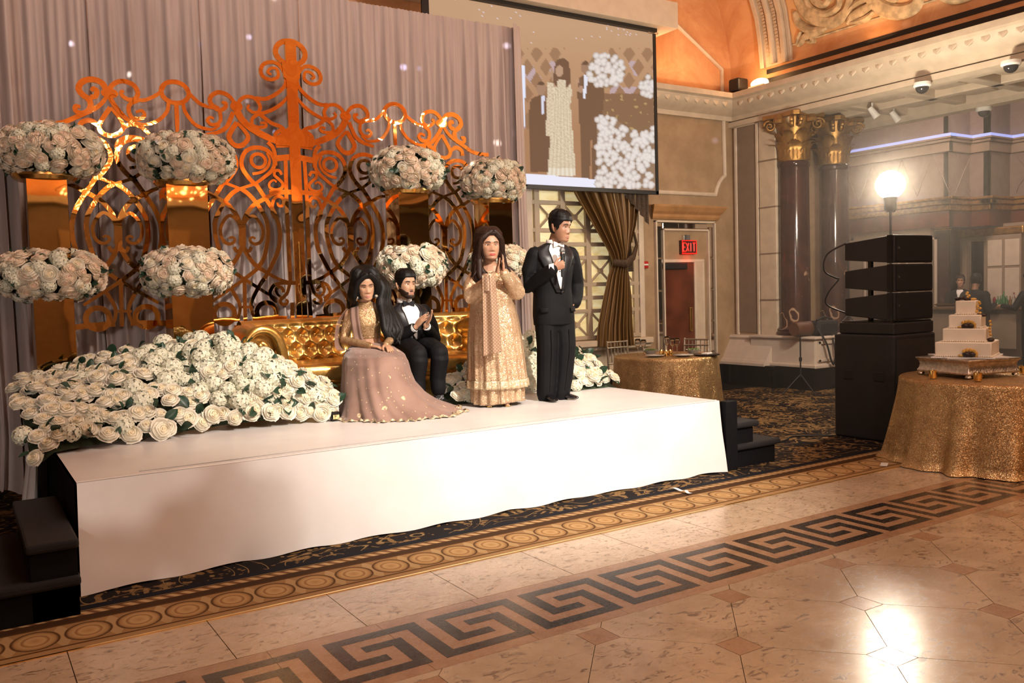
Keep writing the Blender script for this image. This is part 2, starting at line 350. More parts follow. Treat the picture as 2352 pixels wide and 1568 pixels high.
# aisle beam, coffered soffit and the wall pier behind the columns
fas=struct(MB().prism([(XR-.02,4.45),(XR+.06,4.42),(XR+.06,4.40),(XR-.08,4.38),(XR-.08,4.30),(XR+.12,4.28),(XR+.25,4.28),(XR+.25,4.5),(XR+.25,5.3),(XR+.1,5.3)],-9,YW,lambda u,v,d:(u,d,v)).build('trim_7',M['cornice'],smooth=0))
sof=struct(MB().bb(XR+.2,13.3,-9,13.5,4.44,4.6).build('ceiling_aisle',M['cornice'],smooth=0))
for y in[9.4-.95*k for k in range(12)]:
    MB().bb(XR+.2,13.2,y-.09,y+.09,4.30,4.45).build('coffer_rib',M['cornice'],sof,0,bevel=.02)
    for x in(11.86,12.68):
        q=MB()
        for s in(.36,.27,.18): q.box((x,y-.475,4.43-(.36-s)*.25),(s*2,s*2,.05))
        q.build('coffer_panel',M['cornice'],sof,0,bevel=.008)
for x in(12.27,): MB().bb(x-.08,x+.08,-9,9.5,4.30,4.45).build('coffer_rib',M['cornice'],sof,0,bevel=.02)
MB().prism([(13.0,4.5),(13.0,4.28),(13.08,4.22),(13.3,4.22),(13.36,4.3),(13.4,4.5)],-9,13.5,lambda u,v,d:(u,d,v)).build('soffit_trim',M['cornice'],sof,0)
pier=struct(MB().bb(XR,12.9,9.75,10.6,0,4.5).build('wall_pier',M['wall'],smooth=0))
MB().bb(XR-.03,XR+.3,9.46,9.80,.78,4.42).build('pilaster',M['cornice'],pier,0,bevel=.01)
for z in(1.4,2.15,2.9,3.65): MB().bb(XR-.036,XR+.28,9.455,9.805,z-.012,z+.012).build('stone_joint',M['dark'],pier,0)
M['greypanel']=plain('taupe_fabric_panel',(.22,.155,.11),.75)
MB().bb(XR-.012,XR+.02,9.85,10.30,.86,4.30).build('recessed_panel',M['greypanel'],pier,0)
for(y0,y1,z0,z1)in((9.82,9.87,.82,4.36),(10.28,10.33,.82,4.36),(9.82,10.33,4.28,4.36)): MB().bb(XR-.035,XR+.02,y0,y1,z0,z1).build('panel_frame',M['mould'],pier,0,bevel=.008)
for x in(11.72,12.02): MB().bb(x,x+.03,9.71,9.76,1.5,4.1).build('panel_frame',M['mould'],pier,0)
for z in(1.5,4.1,2.6): MB().bb(11.72,12.05,9.71,9.76,z-.015,z+.015).build('panel_frame',M['mould'],pier,0)
# splayed plinth along the wall and the pedestal block for the columns
pl=struct(MB().prism([(.0,.34),(.36,.34),(.36,.38),(.33,.42),(.30,.44),(.12,.74),(.14,.78),(.10,.82),(0,.82)],9.46,YW,lambda p,z,d:(XR-p,d,z)).build('trim_8',M['white'],smooth=0))
M['plinth']=plain('plinth_paint',(.60,.50,.42),.5,var=.05); pl.data.materials[0]=M['plinth']
ped=struct(MB().bb(11.0,13.2,8.63,9.9,.34,.82).build('trim_9',M['plinth'],smooth=0,bevel=.01))
MB().bb(10.95,13.25,8.58,9.9,.34,.40).build('pedestal_foot',M['plinth'],ped,0,bevel=.015); MB().bb(10.96,13.24,8.59,9.9,.79,.83).build('pedestal_cap',M['plinth'],ped,0,bevel=.012)
for(x0,x1,z0,z1)in((11.06,11.12,.44,.76),(12.2,12.26,.44,.76),(11.06,12.26,.71,.76),(11.06,12.26,.44,.48)): MB().bb(x0,x1,8.60,8.64,z0,z1).build('pedestal_panel',M['plinth'],ped,0,bevel=.006)
struct(MB().bb(10.95,13.3,8.60,10.4,0,.35).build('baseboard_right',M['blackstone'],smooth=0))
struct(MB().bb(XR-.34,XR,9.3,YW,0,.35).build('baseboard_pier',M['blackstone'],smooth=0))
# twin marble columns with gilded capitals
g=G('red_veined_marble',.12,color=(.09,.03,.025)); n=g.noise(1.5,5,.6,dist=2); v=g.vor(.55,g.noise(1.1,3,col=True),'DISTANCE_TO_EDGE')
g.col(g.mix(v.step(.0,.006),(.40,.26,.17),g.ramp(n,[(.3,(.03,.014,.013)),(.55,(.06,.026,.022)),(.75,(.12,.05,.03))]))); M['marble_red']=g.m
acan=MB()
def acanthus(h,w,curl):
    m=MB(); 
    def fn(u,v):
        ww=w*(.55+.6*math.sin(PI*min(1,v*.9+.1)))*(1+.10*math.sin(v*22)) * (1 if v<.85 else .7)
        x=(u-.5)*ww; y=-.02-curl*max(0,v-.45)**2*3.2-abs(u-.5)*-.03; z=h*v-max(0,v-.8)*h*.9
        return (x,y-.012*math.cos((u-.5)*16),z)
    return m.grid(6,10,fn)
A1=acanthus(.32,.20,.16).mesh('acanthus_leaf'); A2=acanthus(.52,.20,.18).mesh('acanthus_leaf')
vol=MB().tube([V((.10*(1-i/30)*math.cos(i*.42),0,.10*(1-i/30)*math.sin(i*.42))) for i in range(28)],[(.022*(1-i/60),.035) for i in range(28)],6,ref=(0,1,0)).mesh('volute')
for q in(A1,A2,vol): q.materials.append(M['goldleaf']); q.shade_smooth()
def column(x,y,label):
    t=thing('marble_column',label,'column',(x,y,.83),group='marble columns by the aisle'); r=.238
    MB().lathe([(r*1.25,0),(r*1.25,.05),(r*1.12,.07),(r*1.18,.10),(r*1.02,.14),(r,.16),(r,1.2),(r*.97,2.66),(r*1.03,2.68),(r*1.06,2.71),(r*1.03,2.74),(r*.98,2.76)],seg=36).build('shaft',M['marble_red'],t)
    MB().lathe([(r*.92,2.74),(r*.95,3.0),(r*1.05,3.25),(r*1.3,3.42),(r*1.3,3.44)],seg=24).build('capital_bell',M['goldleaf'],t)
    ab=[];R=.36
    for k in range(4):
        a=PI/4+k*PI/2
        for da,q in((-.10,R*1.32),(.10,R*1.32),(.45,R*.98),(.785,R*.90),(1.12,R*.98)): ab.append((q*math.cos(a+da),q*math.sin(a+da)))
    MB().prism(ab,3.43,3.50,lambda u,v,d:(u,v,d)).build('abacus',M['goldleaf'],t,0,bevel=.01)
    for k in range(8):
        a=2*PI*k/8
        inst(A1,'acanthus_leaf',t,M=Matrix.Translation((0,0,2.78))@Matrix.Rotation(a,4,'Z')@Matrix.Translation((0,-r*.93,0)))
        inst(A2,'acanthus_leaf',t,M=Matrix.Translation((0,0,2.78))@Matrix.Rotation(a+PI/8,4,'Z')@Matrix.Translation((0,-r*.90,0)))
        b=PI/4+(k//2)*PI/2+(.16 if k%2 else -.16)
        inst(vol,'volute',t,M=Matrix.Translation((math.cos(b)*.37,math.sin(b)*.37,3.33))@Matrix.Rotation(b+(PI/2 if k%2 else -PI/2)*0+.0,4,'Z'))
    for k in range(4):
        a=k*PI/2; MB().ell((math.sin(a)*.33,-math.cos(a)*.33,3.42),(.055,.055,.08),8,6).build('fleuron',M['goldleaf'],t)
        MB().lathe([(.07,0),(.075,.05),(.05,.09),(.035,.13)],(math.sin(a)*.36,-math.cos(a)*.36,3.34),8).build('fleuron',M['goldleaf'],t)
column(11.36,9.28,'nearer red marble column with a gilded leafy capital, beside the stone pilaster')
column(12.36,9.28,'farther red marble column with gilded capital, just left of the bright lamp')
# ================================================================== FLOOR
g=G('patterned_carpet',.9,spec=.1,color=(.06,.04,.02)); x,y,z=g.xyz()
w=.2385; u=(x/w-.459/1).fract()-.5; 
def band(a,b): return (y>a)*(y<b)
vv=(y-4.795)/.138; uu=u*2/.98
r=(uu*uu*1.06+vv*vv).sqrt()
nz=g.noise(40,3)
tan=(.42,.25,.10); dk=(.055,.022,.008); lt=(.50,.33,.15)
oval=g.ramp(r+(nz-.5)*.05,[(0,(.36,.20,.08)),(.38,(.47,.30,.13)),(.52,(.25,.12,.045)),(.60,(.44,.28,.12)),(.80,(.34,.19,.075)),(.93,(.05,.02,.008)),(1.0,(.30,.17,.07))])
dart=g.mix((uu.abs()-vv.abs()*.45).step(.42,.50),g.mix((vv.abs()).step(.55,.75),(.07,.03,.012),(.30,.17,.07)),(.40,.26,.12))
egg=g.mix((r<.99),dart,oval)
# rope
ph=(x/.075+(y-5.07)*9).fract(); rope=g.mix((ph-.5).abs().step(.12,.4),(.46,.30,.14),(.16,.075,.03))
fx=g.vec(x+(g.noise(3,2)-.5)*.35,y+(g.noise(3.3,2)-.5)*.35); 
leaf=g.vor(21,fx,'SMOOTH_F1'); vein=g.noise(36,3,dist=1.5); big=g.noise(2.4,2)
lf=(leaf*.9+vein*.35+(big-.5)*.9)
floral=g.mix(lf.step(.46,.52),g.mix(vein.step(.3,.7),(.13,.072,.027),(.25,.155,.065)),(.012,.009,.009))
sw=g.noise(1.4,1); ring=(sw*14).fract(); floral=g.mix(((ring-.5).abs()<.03),floral,(.22,.14,.06))
c=floral
c=g.mix(band(5.165,5.205)+band(5.125,5.165),c,(.010,.010,.014))
c=g.mix(band(4.94,5.125),c,(.055,.026,.010))
c=g.mix(band(5.045,5.105),c,rope)
c=g.mix(band(5.118,5.126),c,(.28,.17,.07))
c=g.mix(band(4.64,4.95),c,egg)
c=g.mix((y<4.645),c,(.34,.20,.085))
c=g.mix(band(4.630,4.648)+band(4.955,4.965),c,(.10,.045,.016))
wallb=(y>9.62); c=g.mix(wallb,c,(.010,.008,.008))
g.col(c).bump(g.noise(500,2),.3,.003); M['carpet']=g.m
floor=struct(MB().bb(-8,24,-14,14,-.2,-.012).build('floor',plain('mortar_bed',(.10,.06,.04),.6),smooth=0))
MB().bb(-8,24,4.571,14,-.012,.004).build('carpet',M['carpet'],floor,0)
MB().bb(-8,24,4.560,4.573,-.012,.005).build('edge_strip',M['brass'],floor,0)
def stone(name,a,b,dark,sc,rough=.17):
    g=G(name,rough,color=b); n=g.noise(sc,6,.68,dist=.7); f=g.noise(sc*5.5,4,.7,scl=(1,1.8,1),dist=1.2); k=g.noise(.9,2)
    c=g.mix(n.step(.3,.7),a,b); g.col(g.mix(f.step(.54,.66)*.85,c,dark)); rr=f.step(.3,.7)*.14+rough
    g.set('Roughness',rr); return g.m
M['marble_a']=stone('cream_veined_marble',(.44,.325,.21),(.57,.43,.295),(.14,.08,.045),2.6)
M['marble_b']=stone('honey_veined_marble',(.36,.255,.155),(.50,.375,.245),(.12,.062,.032),2.2)
M['marble_pink']=stone('rose_granite',(.30,.165,.085),(.39,.235,.135),(.20,.08,.035),9)
M['marble_black']=stone('black_granite',(.017,.013,.011),(.03,.022,.018),(.008,.006,.005),9)
def slab(name,poly,m,top=0.0,h=.012,parent=floor):
    return MB().prism(poly,top-h,top,lambda u,v,d:(u,v,d)).build(name,m,parent,0)
gp=.0022
# row of cream rectangles beside the carpet
for k in range(-3,13):
    x0=.993+.6455*k; slab('marble_tile',[(x0+gp,3.993+gp),(x0+.6455-gp,3.993+gp),(x0+.6455-gp,4.56),(x0+gp,4.56)],M['marble_a'])
# rose granite band, in lengths, with the black key inlaid a hair proud of it
for k in range(-4,18):
    x0=2.79+.5536*k
    slab('band_tile',[(x0+gp/2,3.335),(x0+.5536-gp/2,3.335),(x0+.5536-gp/2,3.993-gp),(x0+gp/2,3.993-gp)],M['marble_pink'])
c=.0692
kp=[(0,0),(7,0),(7,-6),(12,-6),(12,-3),(10,-3),(10,-2),(13,-2),(13,-7),(6,-7),(6,-1),(1,-1),(1,-4),(3,-4),(3,-5),(0,-5)]
for k in range(-4,14):
    x0=3.028-.5536*2+.5536*k-.5536
    slab('key_inlay',[(x0+a*c,3.900+b*c) for a,b in kp][::-1],M['marble_black'],.0006,.006)
# octagons and dots
sx,sy,h=.4475,.474,.0755
def clip(poly,ymax):
    o=[]
    for i,(x1,y1) in enumerate(poly):
        x2,y2=poly[(i+1)%len(poly)]
        if y1<=ymax:o.append((x1,y1))
        if (y1<=ymax)!=(y2<=ymax): t=(ymax-y1)/(y2-y1); o.append((x1+(x2-x1)*t,ymax))
    return o
def inset(poly,d):
    cx=sum(p[0] for p in poly)/len(poly); cyy=sum(p[1] for p in poly)/len(poly)
    return [(cx+(x-cx)*(1-d/math.hypot(x-cx,y-cyy)),cyy+(y-cyy)*(1-d/math.hypot(x-cx,y-cyy))) for x,y in poly]
for j in range(-1,8):
    for i in range(-4,16):
        par=(j%2); dx,dy=2.485+sx*(2*i+par)-0,3.205-sy*j
        p=clip(inset([(dx-h,dy-h),(dx+h,dy-h),(dx+h,dy+h),(dx-h,dy+h)],.002),3.333)
        if len(p)>2 and -1<dx<11: slab('dot_tile',p,M['marble_pink'])
        cx=dx+sx
        o=[(dx+h,dy+h),(dx+h,dy-h),(cx-h,dy-sy+h),(cx+h,dy-sy+h),(cx+sx-h,dy-h),(cx+sx-h,dy+h),(cx+h,dy+sy-h),(cx-h,dy+sy-h)]
        p=clip(inset(o,.002),3.333)
        if len(p)>2 and -1<cx<11.3: slab('octagon_tile',p[::-1],M['marble_b'])
# ================================================================== STAGE
H=.635; SX0,SX1,SY0,SY1=.514,5.65,5.467,9.1
g=G('white_vinyl_stage_cloth',.33,color=(.80,.78,.76)); n=g.noise(2.2,4); g.col(g.mix(n.step(.3,.7),(.76,.735,.71),(.83,.81,.79))).bump(g.noise(3.5,3),.12,.02); M['cloth']=g.m
M['skirt']=plain('black_stage_skirt',(.005,.005,.006),.8,bump=.2,bscale=200,Specular_IOR_Level=.15)
stage=thing('stage','low stage platform with white vinyl top and front cloth, black sides','stage')
gridobj('deck',40,20,lambda u,v:V((SX0+(SX1-SX0)*u,SY0+(SY1-SY0)*v,H+.0015*noise.noise(V((u*9,v*7,0))))),M['cloth'],stage)
MB().bb(SX0+.03,SX1-.03,SY0+.04,SY1,.0,H-.01).build('platform',M['skirt'],stage,0)
def front(u,v):
    x=SX0+(SX1-SX0)*u; z=H*(1-v)+.006*v
    wv=.035*v*v*(math.sin(u*9+1)+.6*math.sin(u*23)+.5*math.sin(u*41+2))+.02*v*noise.noise(V((u*8,v*2,3)))
    wv+=.018*math.exp(-((u-.80-.14*(1-v))/.05)**2)*v
    e=.05*v*(math.exp(-u*14)+math.exp(-(1-u)*20))
    return V((x-.02*v*(1 if u<.03 else 0),SY0-.012-abs(wv)*.6-e-.01*v,z+ .012*v**6*math.sin(u*31)**2))
gridobj('front_cloth',120,24,front,M['cloth'],stage)
gridobj('cloth_edge',120,4,lambda u,v:V((SX0+(SX1-SX0)*u,SY0+.03-.042*math.sin(v*PI/2),H+.003-.03*(1-math.cos(v*PI/2)))),M['cloth'],stage)
MB().bb(SX0+.35,SX1-.8,SY0+.10,SY0+.106,H,H+.004).build('cloth_seam',plain('grey_seam',(.35,.33,.31),.6),stage,0)
MB().bb(SX1-.03,SX1+.012,SY0+.01,SY1,.0,H-.02).build('side_skirt',M['skirt'],stage,0,bevel=.01)
gridobj('side_skirt',50,6,lambda u,v:V((SX0-.01-.02*v*abs(math.sin(u*22)),SY0+.05+u*(SY1-SY0-.05),(H-.01)*(1-v))),M['skirt'],stage)
gridobj('white_side_cloth',24,10,lambda u,v:V((.40+.03*math.sin(u*13)*(.4+v)-.05*v,6.75+u*.75,H*(1-v)+.12*v)),M['cloth'],stage)
# carpeted steps at both ends
M['stepcarpet']=plain('black_step_carpet',(.009,.008,.009),.9,bump=.4,bscale=220)
st=thing('stage_steps','black carpeted steps at the right end of the white stage','steps',(5.72,5.34,0))
MB().bb(-.05,.09,.05,.13,.004,H-.01).build('stringer',M['skirt'],st,0,bevel=.008)
for k,(x0,x1,z) in enumerate(((.09,.37,.42),(.09,.66,.22))):
    MB().bb(x0,x1-.03,.10,1.1,.004+(.2 if k==0 else 0),z-.05).build('riser',M['skirt'],st,0)
    MB().bb(x0,x1+.02,.06,1.14,z-.055,z).build('tread',M['stepcarpet'],st,0,bevel=.02)
MB().bb(-.045,.09,.13,1.1,.004,.40).build('riser',M['skirt'],st,0)
st=thing('stage_steps','black steps in deep shadow at the left end of the stage','steps',(-.08,4.95,0))
for k,(x0,z) in enumerate(((.30,.42),(.02,.22))):
    MB().bb(x0+.02,.54,.12,1.3,.004,z-.05).build('riser',M['skirt'],st,0); MB().bb(x0,.55,.08,1.34,z-.05,z).build('tread',M['stepcarpet'],st,0,bevel=.015)
# ------------------------------------------------------------------ pleated drape wall
g=G('lilac_voile_drape',.6,spec=.25,color=(.48,.39,.36)); n=g.noise(5,3,scl=(6,1,.25)); g.col(g.mix(n.step(.25,.75),(.43,.345,.32),(.53,.44,.41))).bump(g.noise(900,1),.06,.001); g.p.inputs['Sheen Weight'].default_value=.25
M['drape']=g.m
dr=thing('pleated_drape','tall pleated lilac-beige drape wall hanging behind the gold gate','drape',(0,9.3,0))
xs=[.18,1.2,2.25,3.3,4.2,5.25,6.12]
for i,(a,b_) in enumerate(zip(xs,xs[1:])):
    ph=i*3.1
    def fn(u,v,a=a,b_=b_,ph=ph):
        x=a+(b_-a)*u; z=4.97*(1-v)+.01
        f=.030*math.sin(x*33+ph+.6*noise.noise(V((x*2,0,ph))))+.022*math.sin(x*71+2*ph)+.03*noise.noise(V((x*9,z*.5,ph)))
        amp=.18+.82*min(1,v*3); e=.02*(u in(0,1))
        return V((x+.012*math.sin(z*3+x*20)*v,f*amp+.05*v*noise.noise(V((x*3,z,5)))-.002*i,z-(.0 if v>.01 else .010*abs(math.sin(x*60)))))
    gridobj('curtain_panel',110,26,fn,M['drape'],dr)
MB().tube([(.1,.07,4.93),(6.14,.07,4.93)],.022,8).build('drape_rod',M['darkmetal'],dr)
gridobj('curtain_panel',40,24,lambda u,v:V((6.02+.24*math.sin(u*PI*.5)+.02*math.sin(u*30)*v+.03*v,-.12+.26*u+.03*math.sin(u*23+1)*(.3+v),5.0-4.99*v)),M['drape'],dr)
# left return of the drape: nearer, puddled on the floor
def ret(u,v):
    z=4.97*(1-v); x=.12+.36*u; sp=max(0,v-.90)*3.2
    return V((x+.03*math.sin(u*19+1)*(.3+v)-sp*.25*(1-u),-.55+.10*math.sin(u*24)*(.3+.7*v)-sp*(.6+.3*math.sin(u*9)),max(z,.02+.05*abs(math.sin(u*7+v*30)))))
gridobj('curtain_panel',60,50,ret,M['drape'],dr)
# ------------------------------------------------------------------ gold gate
GY=8.75; XC=3.0
gate=thing('scrollwork_gate','huge mirrored gold scrollwork gate with crown standing across the stage','gate',(XC,GY,H))
def zz(ox,oy,k): return lambda pts:[(lambda p:(p.x-XC,p.z-H))(at(ox+x*k,oy+y*k,'y',GY)) for x,y in pts]
tA=zz(60,160,.1913); tB=zz(420,80,.1913); t3=zz(480,300,.1913); t4=zz(480,500,.17857)
def smooth(p,n=6):
    o=[]
    for i in range(len(p)-1):
        a=p[max(i-1,0)];b=p[i];c=p[i+1];d=p[min(i+2,len(p)-1)]
        for k in range(n):
            t=k/n; o.append(tuple(.5*((2*b[q])+(-a[q]+c[q])*t+(2*a[q]-5*b[q]+4*c[q]-d[q])*t*t+(-a[q]+3*b[q]-3*c[q]+d[q])*t**3) for q in(0,1)))
    return o+[p[-1]]
kk=[0]
def ribbon(p,w,name='scroll',taper=False,close=False,flat=False,n=6,m='gold'):
    if not flat: p=smooth(p,n)
    kk[0]+=1; y0=-.008-.00003*kk[0]; y1=.010; N=len(p); L=[];Rr=[]
    for i in range(N):
        if close: a,c=p[(i-1)%(N-1)],p[(i+1)%(N-1)]
        else: a,c=p[max(i-1,0)],p[min(i+1,N-1)]
        dx,dz=c[0]-a[0],c[1]-a[1]; l=math.hypot(dx,dz) or 1; ww=w*(1-.38*max(0,(i/N-.6)/.4) if name=='scroll' and not close else 1); yy=y0-.0009*i/N
        L.append((p[i][0]-dz/l*ww,p[i][1]+dx/l*ww)); Rr.append((p[i][0]+dz/l*ww,p[i][1]-dx/l*ww))
    vs=[];fs=[]
    for i in range(N): q0=y0-.0009*i/N; vs+=[(L[i][0],q0,L[i][1]),(Rr[i][0],q0,Rr[i][1]),(Rr[i][0],y1,Rr[i][1]),(L[i][0],y1,L[i][1])]
    for i in range(N-1):
        for q in range(4): fs.append((i*4+q,i*4+(q+1)%4,i*4+4+(q+1)%4,i*4+4+q))
    if not close: fs+=[(3,2,1,0),(4*N-4,4*N-3,4*N-2,4*N-1)]
    return MB().add(vs,fs).build(name,M[m],gate,30)
def blob(c,rx,rz,name='boss'):
    kk[0]+=1; return MB().prism([(c[0]+rx*math.cos(a),c[1]+rz*math.sin(a)) for a in[2*PI*i/20 for i in range(20)]],-.008-.00003*kk[0],.01,lambda u,v,d:(u,d,v)).build(name,M['gold'],gate,30)
def ell(c,rx,rz,n=32): return [(c[0]+rx*math.cos(2*PI*i/n),c[1]+rz*math.sin(2*PI*i/n)) for i in range(n+1)]
mir=lambda p,c=0:[(2*c-x,z) for x,z in p]
W=.021
# one lattice module, traced on its right half
c2=at(557,562,'y',GY).x-XC
mod=[(t3([(398,1200),(428,1050),(500,930),(570,870),(690,805),(800,750),(930,738)]),W),
 (t3([(400,1200),(440,1080),(520,1025),(590,1080),(640,1170),(648,1250),(620,1330),(560,1362),(505,1340),(492,1300),(522,1280),(556,1296)]),.016),
 (t3([(375,693),(470,760),(560,860),(640,980),(695,1100),(708,1250),(692,1380)])+t4([(700,530),(620,650),(530,730),(450,790),(300,895),(150,1000),(40,1075)]),W),
 (t3([(400,1250),(400,1350)])+t4([(480,450),(560,570),(640,640),(760,715),(900,790),(1030,830)]),W),
 (t3([(560,640),(640,760),(720,880),(790,1000),(840,1150),(850,1300),(830,1430)])+t4([(830,560),(750,720),(650,870),(580,1000),(540,1110),(550,1210),(590,1300)]),W),
 (t3([(560,655),(470,560),(400,450),(390,350),(440,250),(540,205),(660,220),(750,290),(785,390),(750,480),(660,560),(540,640),(375,695)]),W),
 (t3([(520,520),(620,500),(700,440),(725,350),(690,270)]),.014),
 (t3([(300,1395),(330,1445),(372,1430),(395,1370)]),.017)]
ringc=t3([(590,362)])[0]; ring2=t4([(740,1215)])[0]
for cc,flip in((c2,1),(c2,-1),(-c2,1),(-c2,-1),(-1.714,1),(-1.714,-1),(1.714,1),(1.714,-1)):
    # module is drawn about c2; recentre on cc, flip about its own axis
    tr=lambda p:[(cc+flip*(x-c2),z) for x,z in p]
    for p,w_ in mod: ribbon(tr(p),w_)
    rc=tr([ringc])[0]; ribbon(ell(rc,.072,.068),.017,'ring',close=True,flat=True)
    rc=tr([ring2])[0]; ribbon(ell(rc,.10,.098),.024,'ring',close=True,flat=True)
    ribbon(tr(t4([(560,1290),(840,1290),(1000,1295)])),.026,'foot_rail',flat=True)
for cc in(c2,-c2,-1.714,1.714):
    ribbon([(cc+x-c2,z) for x,z in t4([(455,800),(458,1000),(465,1330)])],.018,'upright',flat=True)
    ribbon([(cc+x-c2,z) for x,z in t4([(395,1148),(575,1148)])],.012,'tie_bar',flat=True)
    ribbon([(cc+x-c2,z) for x,z in t3([(398,1150),(400,1375)])],.034,'upright',flat=True)
half=[(tA([(115,640),(300,648),(450,632),(600,570),(750,505),(880,430),(960,330),(985,220)]),W),
 (tA([(960,240),(900,155),(780,118),(670,150),(628,230),(680,305),(748,355),(772,430),(740,500),(660,525),(592,490),(592,440),(650,448)]),.026),
 (tA([(770,330),(830,322),(848,262),(805,228),(780,258)]),.022),
 (tA([(985,330),(1010,220),(1080,155),(1180,142),(1290,190),(1340,280),(1310,350),(1230,362),(1160,320),(1135,272),(1172,258)]),W),
 (tA([(1290,350),(1400,370),(1520,330),(1610,270),(1660,200)]),.017),
 (tA([(1955,290),(2040,370),(2091,412)])+tB([(320,872),(430,890)]),.017),
 (tA([(1800,390),(1808,560),(1815,800)]),.020),
 (tA([(1710,390),(1690,500),(1600,600),(1480,650),(1370,662)]),.017),
 (tA([(1880,400),(1905,500),(1970,600)])+tB([(150,1080),(230,1118),(350,1138),(440,1085)]),.017),
 (tA([(1010,455),(910,600),(875,690),(920,765),(1020,795),(1120,765),(1165,690),(1130,600),(1010,455)]),W),
 (tA([(1000,330),(1060,430),(1150,540),(1250,620),(1400,660)]),W),
 (tA([(1340,370),(1245,420),(1230,500),(1275,580),(1370,590),(1420,545),(1385,495),(1315,512)]),.019),
 (tA([(650,720),(660,640),(760,610),(850,660),(885,730)]),.022),(tA([(1150,700),(1260,655),(1380,690),(1500,800)]),W),
 (tA([(1100,1000),(1090,900),(1160,830),(1280,810),(1430,835)]),.02),
 (tB([(430,890),(335,830),(332,745),(420,692),(530,722),(605,800),(640,890)]),W),(tB([(350,850),(425,905),(500,880),(512,825),(462,812)]),.02),
 (tB([(640,880),(685,785),(770,742),(870,772),(925,860),(900,930),(830,928),(775,880),(795,842)]),.018),
 (tB([(870,760),(980,772),(1100,722),(1200,640),(1236,560),(1212,450),(1140,355),(1050,328),(960,360),(932,440),(970,510),(1060,540),(1140,500),(1125,415),(1055,402),(1015,450),(1060,478)]),.019),
 (tB([(890,960),(1050,910),(1180,830),(1275,720)]),.018),(tB([(920,950),(1050,1055),(1180,1110),(1270,1200)]),.020),
 (tB([(600,930),(570,1010),(520,1110),(420,1170),(270,1200)]),W),
 (tB([(645,1055),(575,1160),(552,1240),(620,1325),(710,1325),(780,1240),(735,1150),(645,1055)]),.024),
 (tB([(640,900),(700,1010),(800,1110),(950,1200),(1150,1290),(1300,1330)]),.034),
 (tB([(890,960),(830,1010),(838,1090),(920,1112),(992,1098),(980,1058),(925,1062)]),.017),
 (tB([(440,920),(452,1010),(420,1065),(345,1080),(292,1030),(325,990),(368,1010)]),.017),
 (tB([(1290,1180),(1180,1150),(1112,1190),(1125,1262),(1190,1272),(1212,1225),(1172,1212)]),.020),
 (t3([(870,530),(840,482),(790,485),(782,535),(830,580),(880,635),(868,690),(800,712),(730,685),(722,632),(770,595),(808,620)]),.015),
 (t3([(830,1100),(765,1000),(755,900),(785,812),(850,792),(893,840),(878,900),(832,900),(818,862)]),.017),
 (t4([(1040,830),(1005,960),(960,1015),(916,1060),(930,1108),(990,1108),(1008,1072),(982,1052)]),.017),
 (t4([(1010,840),(930,840),(830,870),(782,960),(812,1040),(870,1090)]),.018),(t4([(955,960),(940,910),(900,888),(858,920),(878,985),(940,1030)]),.016),
 (t3([(700,140),(760,200),(790,300),(800,420)]),.02)]
for s_ in(1,-1):
    for p,w_ in half: ribbon(p if s_==1 else mir(p),w_)
    f=(lambda p:p) if s_==1 else mir
    rc=f(tA([(1785,275)]))[0]; ribbon(ell(rc,.125,.10),.021,'ring',close=True,flat=True)
    blob(f(tA([(1000,285)]))[0],.075,.045); blob(f(tB([(640,860)]))[0],.06,.05)
    for p,w_,nm in((t3([(915,320),(925,800)])+t4([(1045,830)]),.020,'upright'),(t3([(800,335),(985,318)]),.03,'step_bar'),(t3([(720,742),(1000,738)]),.024,'cross_rail'),(t4([(1000,838),(1130,838)]),.02,'cross_rail'),(t4([(1072,1090),(1072,1300)]),.02,'upright'),(t3([(800,190),(990,180)]),.016,'step_bar')):
        ribbon(f(p),w_,nm,flat=True)
zt=at(672,98,'y',GY).z-H
MB().bb(-.057,.057,-.024,.01,0,zt).build('centre_post',M['gold'],gate,0)
MB().bb(-.003,.003,-.027,-.02,0,1.6).build('post_joint',M['brass'],gate,0)
rc=tB([(1300,222)])[0]; ribbon(ell((0,rc[1]),.155,.118),.026,'crown_ring',close=True,flat=True); 
zc=tB([(1300,450)])[0][1]
MB().prism([(-.10,zc+.09),(.10,zc+.09),(.085,zc-.06),(.0,zc-.13),(-.085,zc-.06)],-.022,.01,lambda u,v,d:(u,d,v)).build('crown_block',M['gold'],gate,0)
zc=tB([(1340,1260)])[0][1]
MB().prism([(-.17,zc+.03),(-.06,zc+.12),(.06,zc+.12),(.17,zc+.03),(.20,zc-.07),(-.20,zc-.07)],-.0225,.01,lambda u,v,d:(u,d,v)).build('crown_block',M['gold'],gate,0)
MB().bb(-2.5,2.75,.0,.02,.0,.05).build('foot_rail',M['gold'],gate,0)
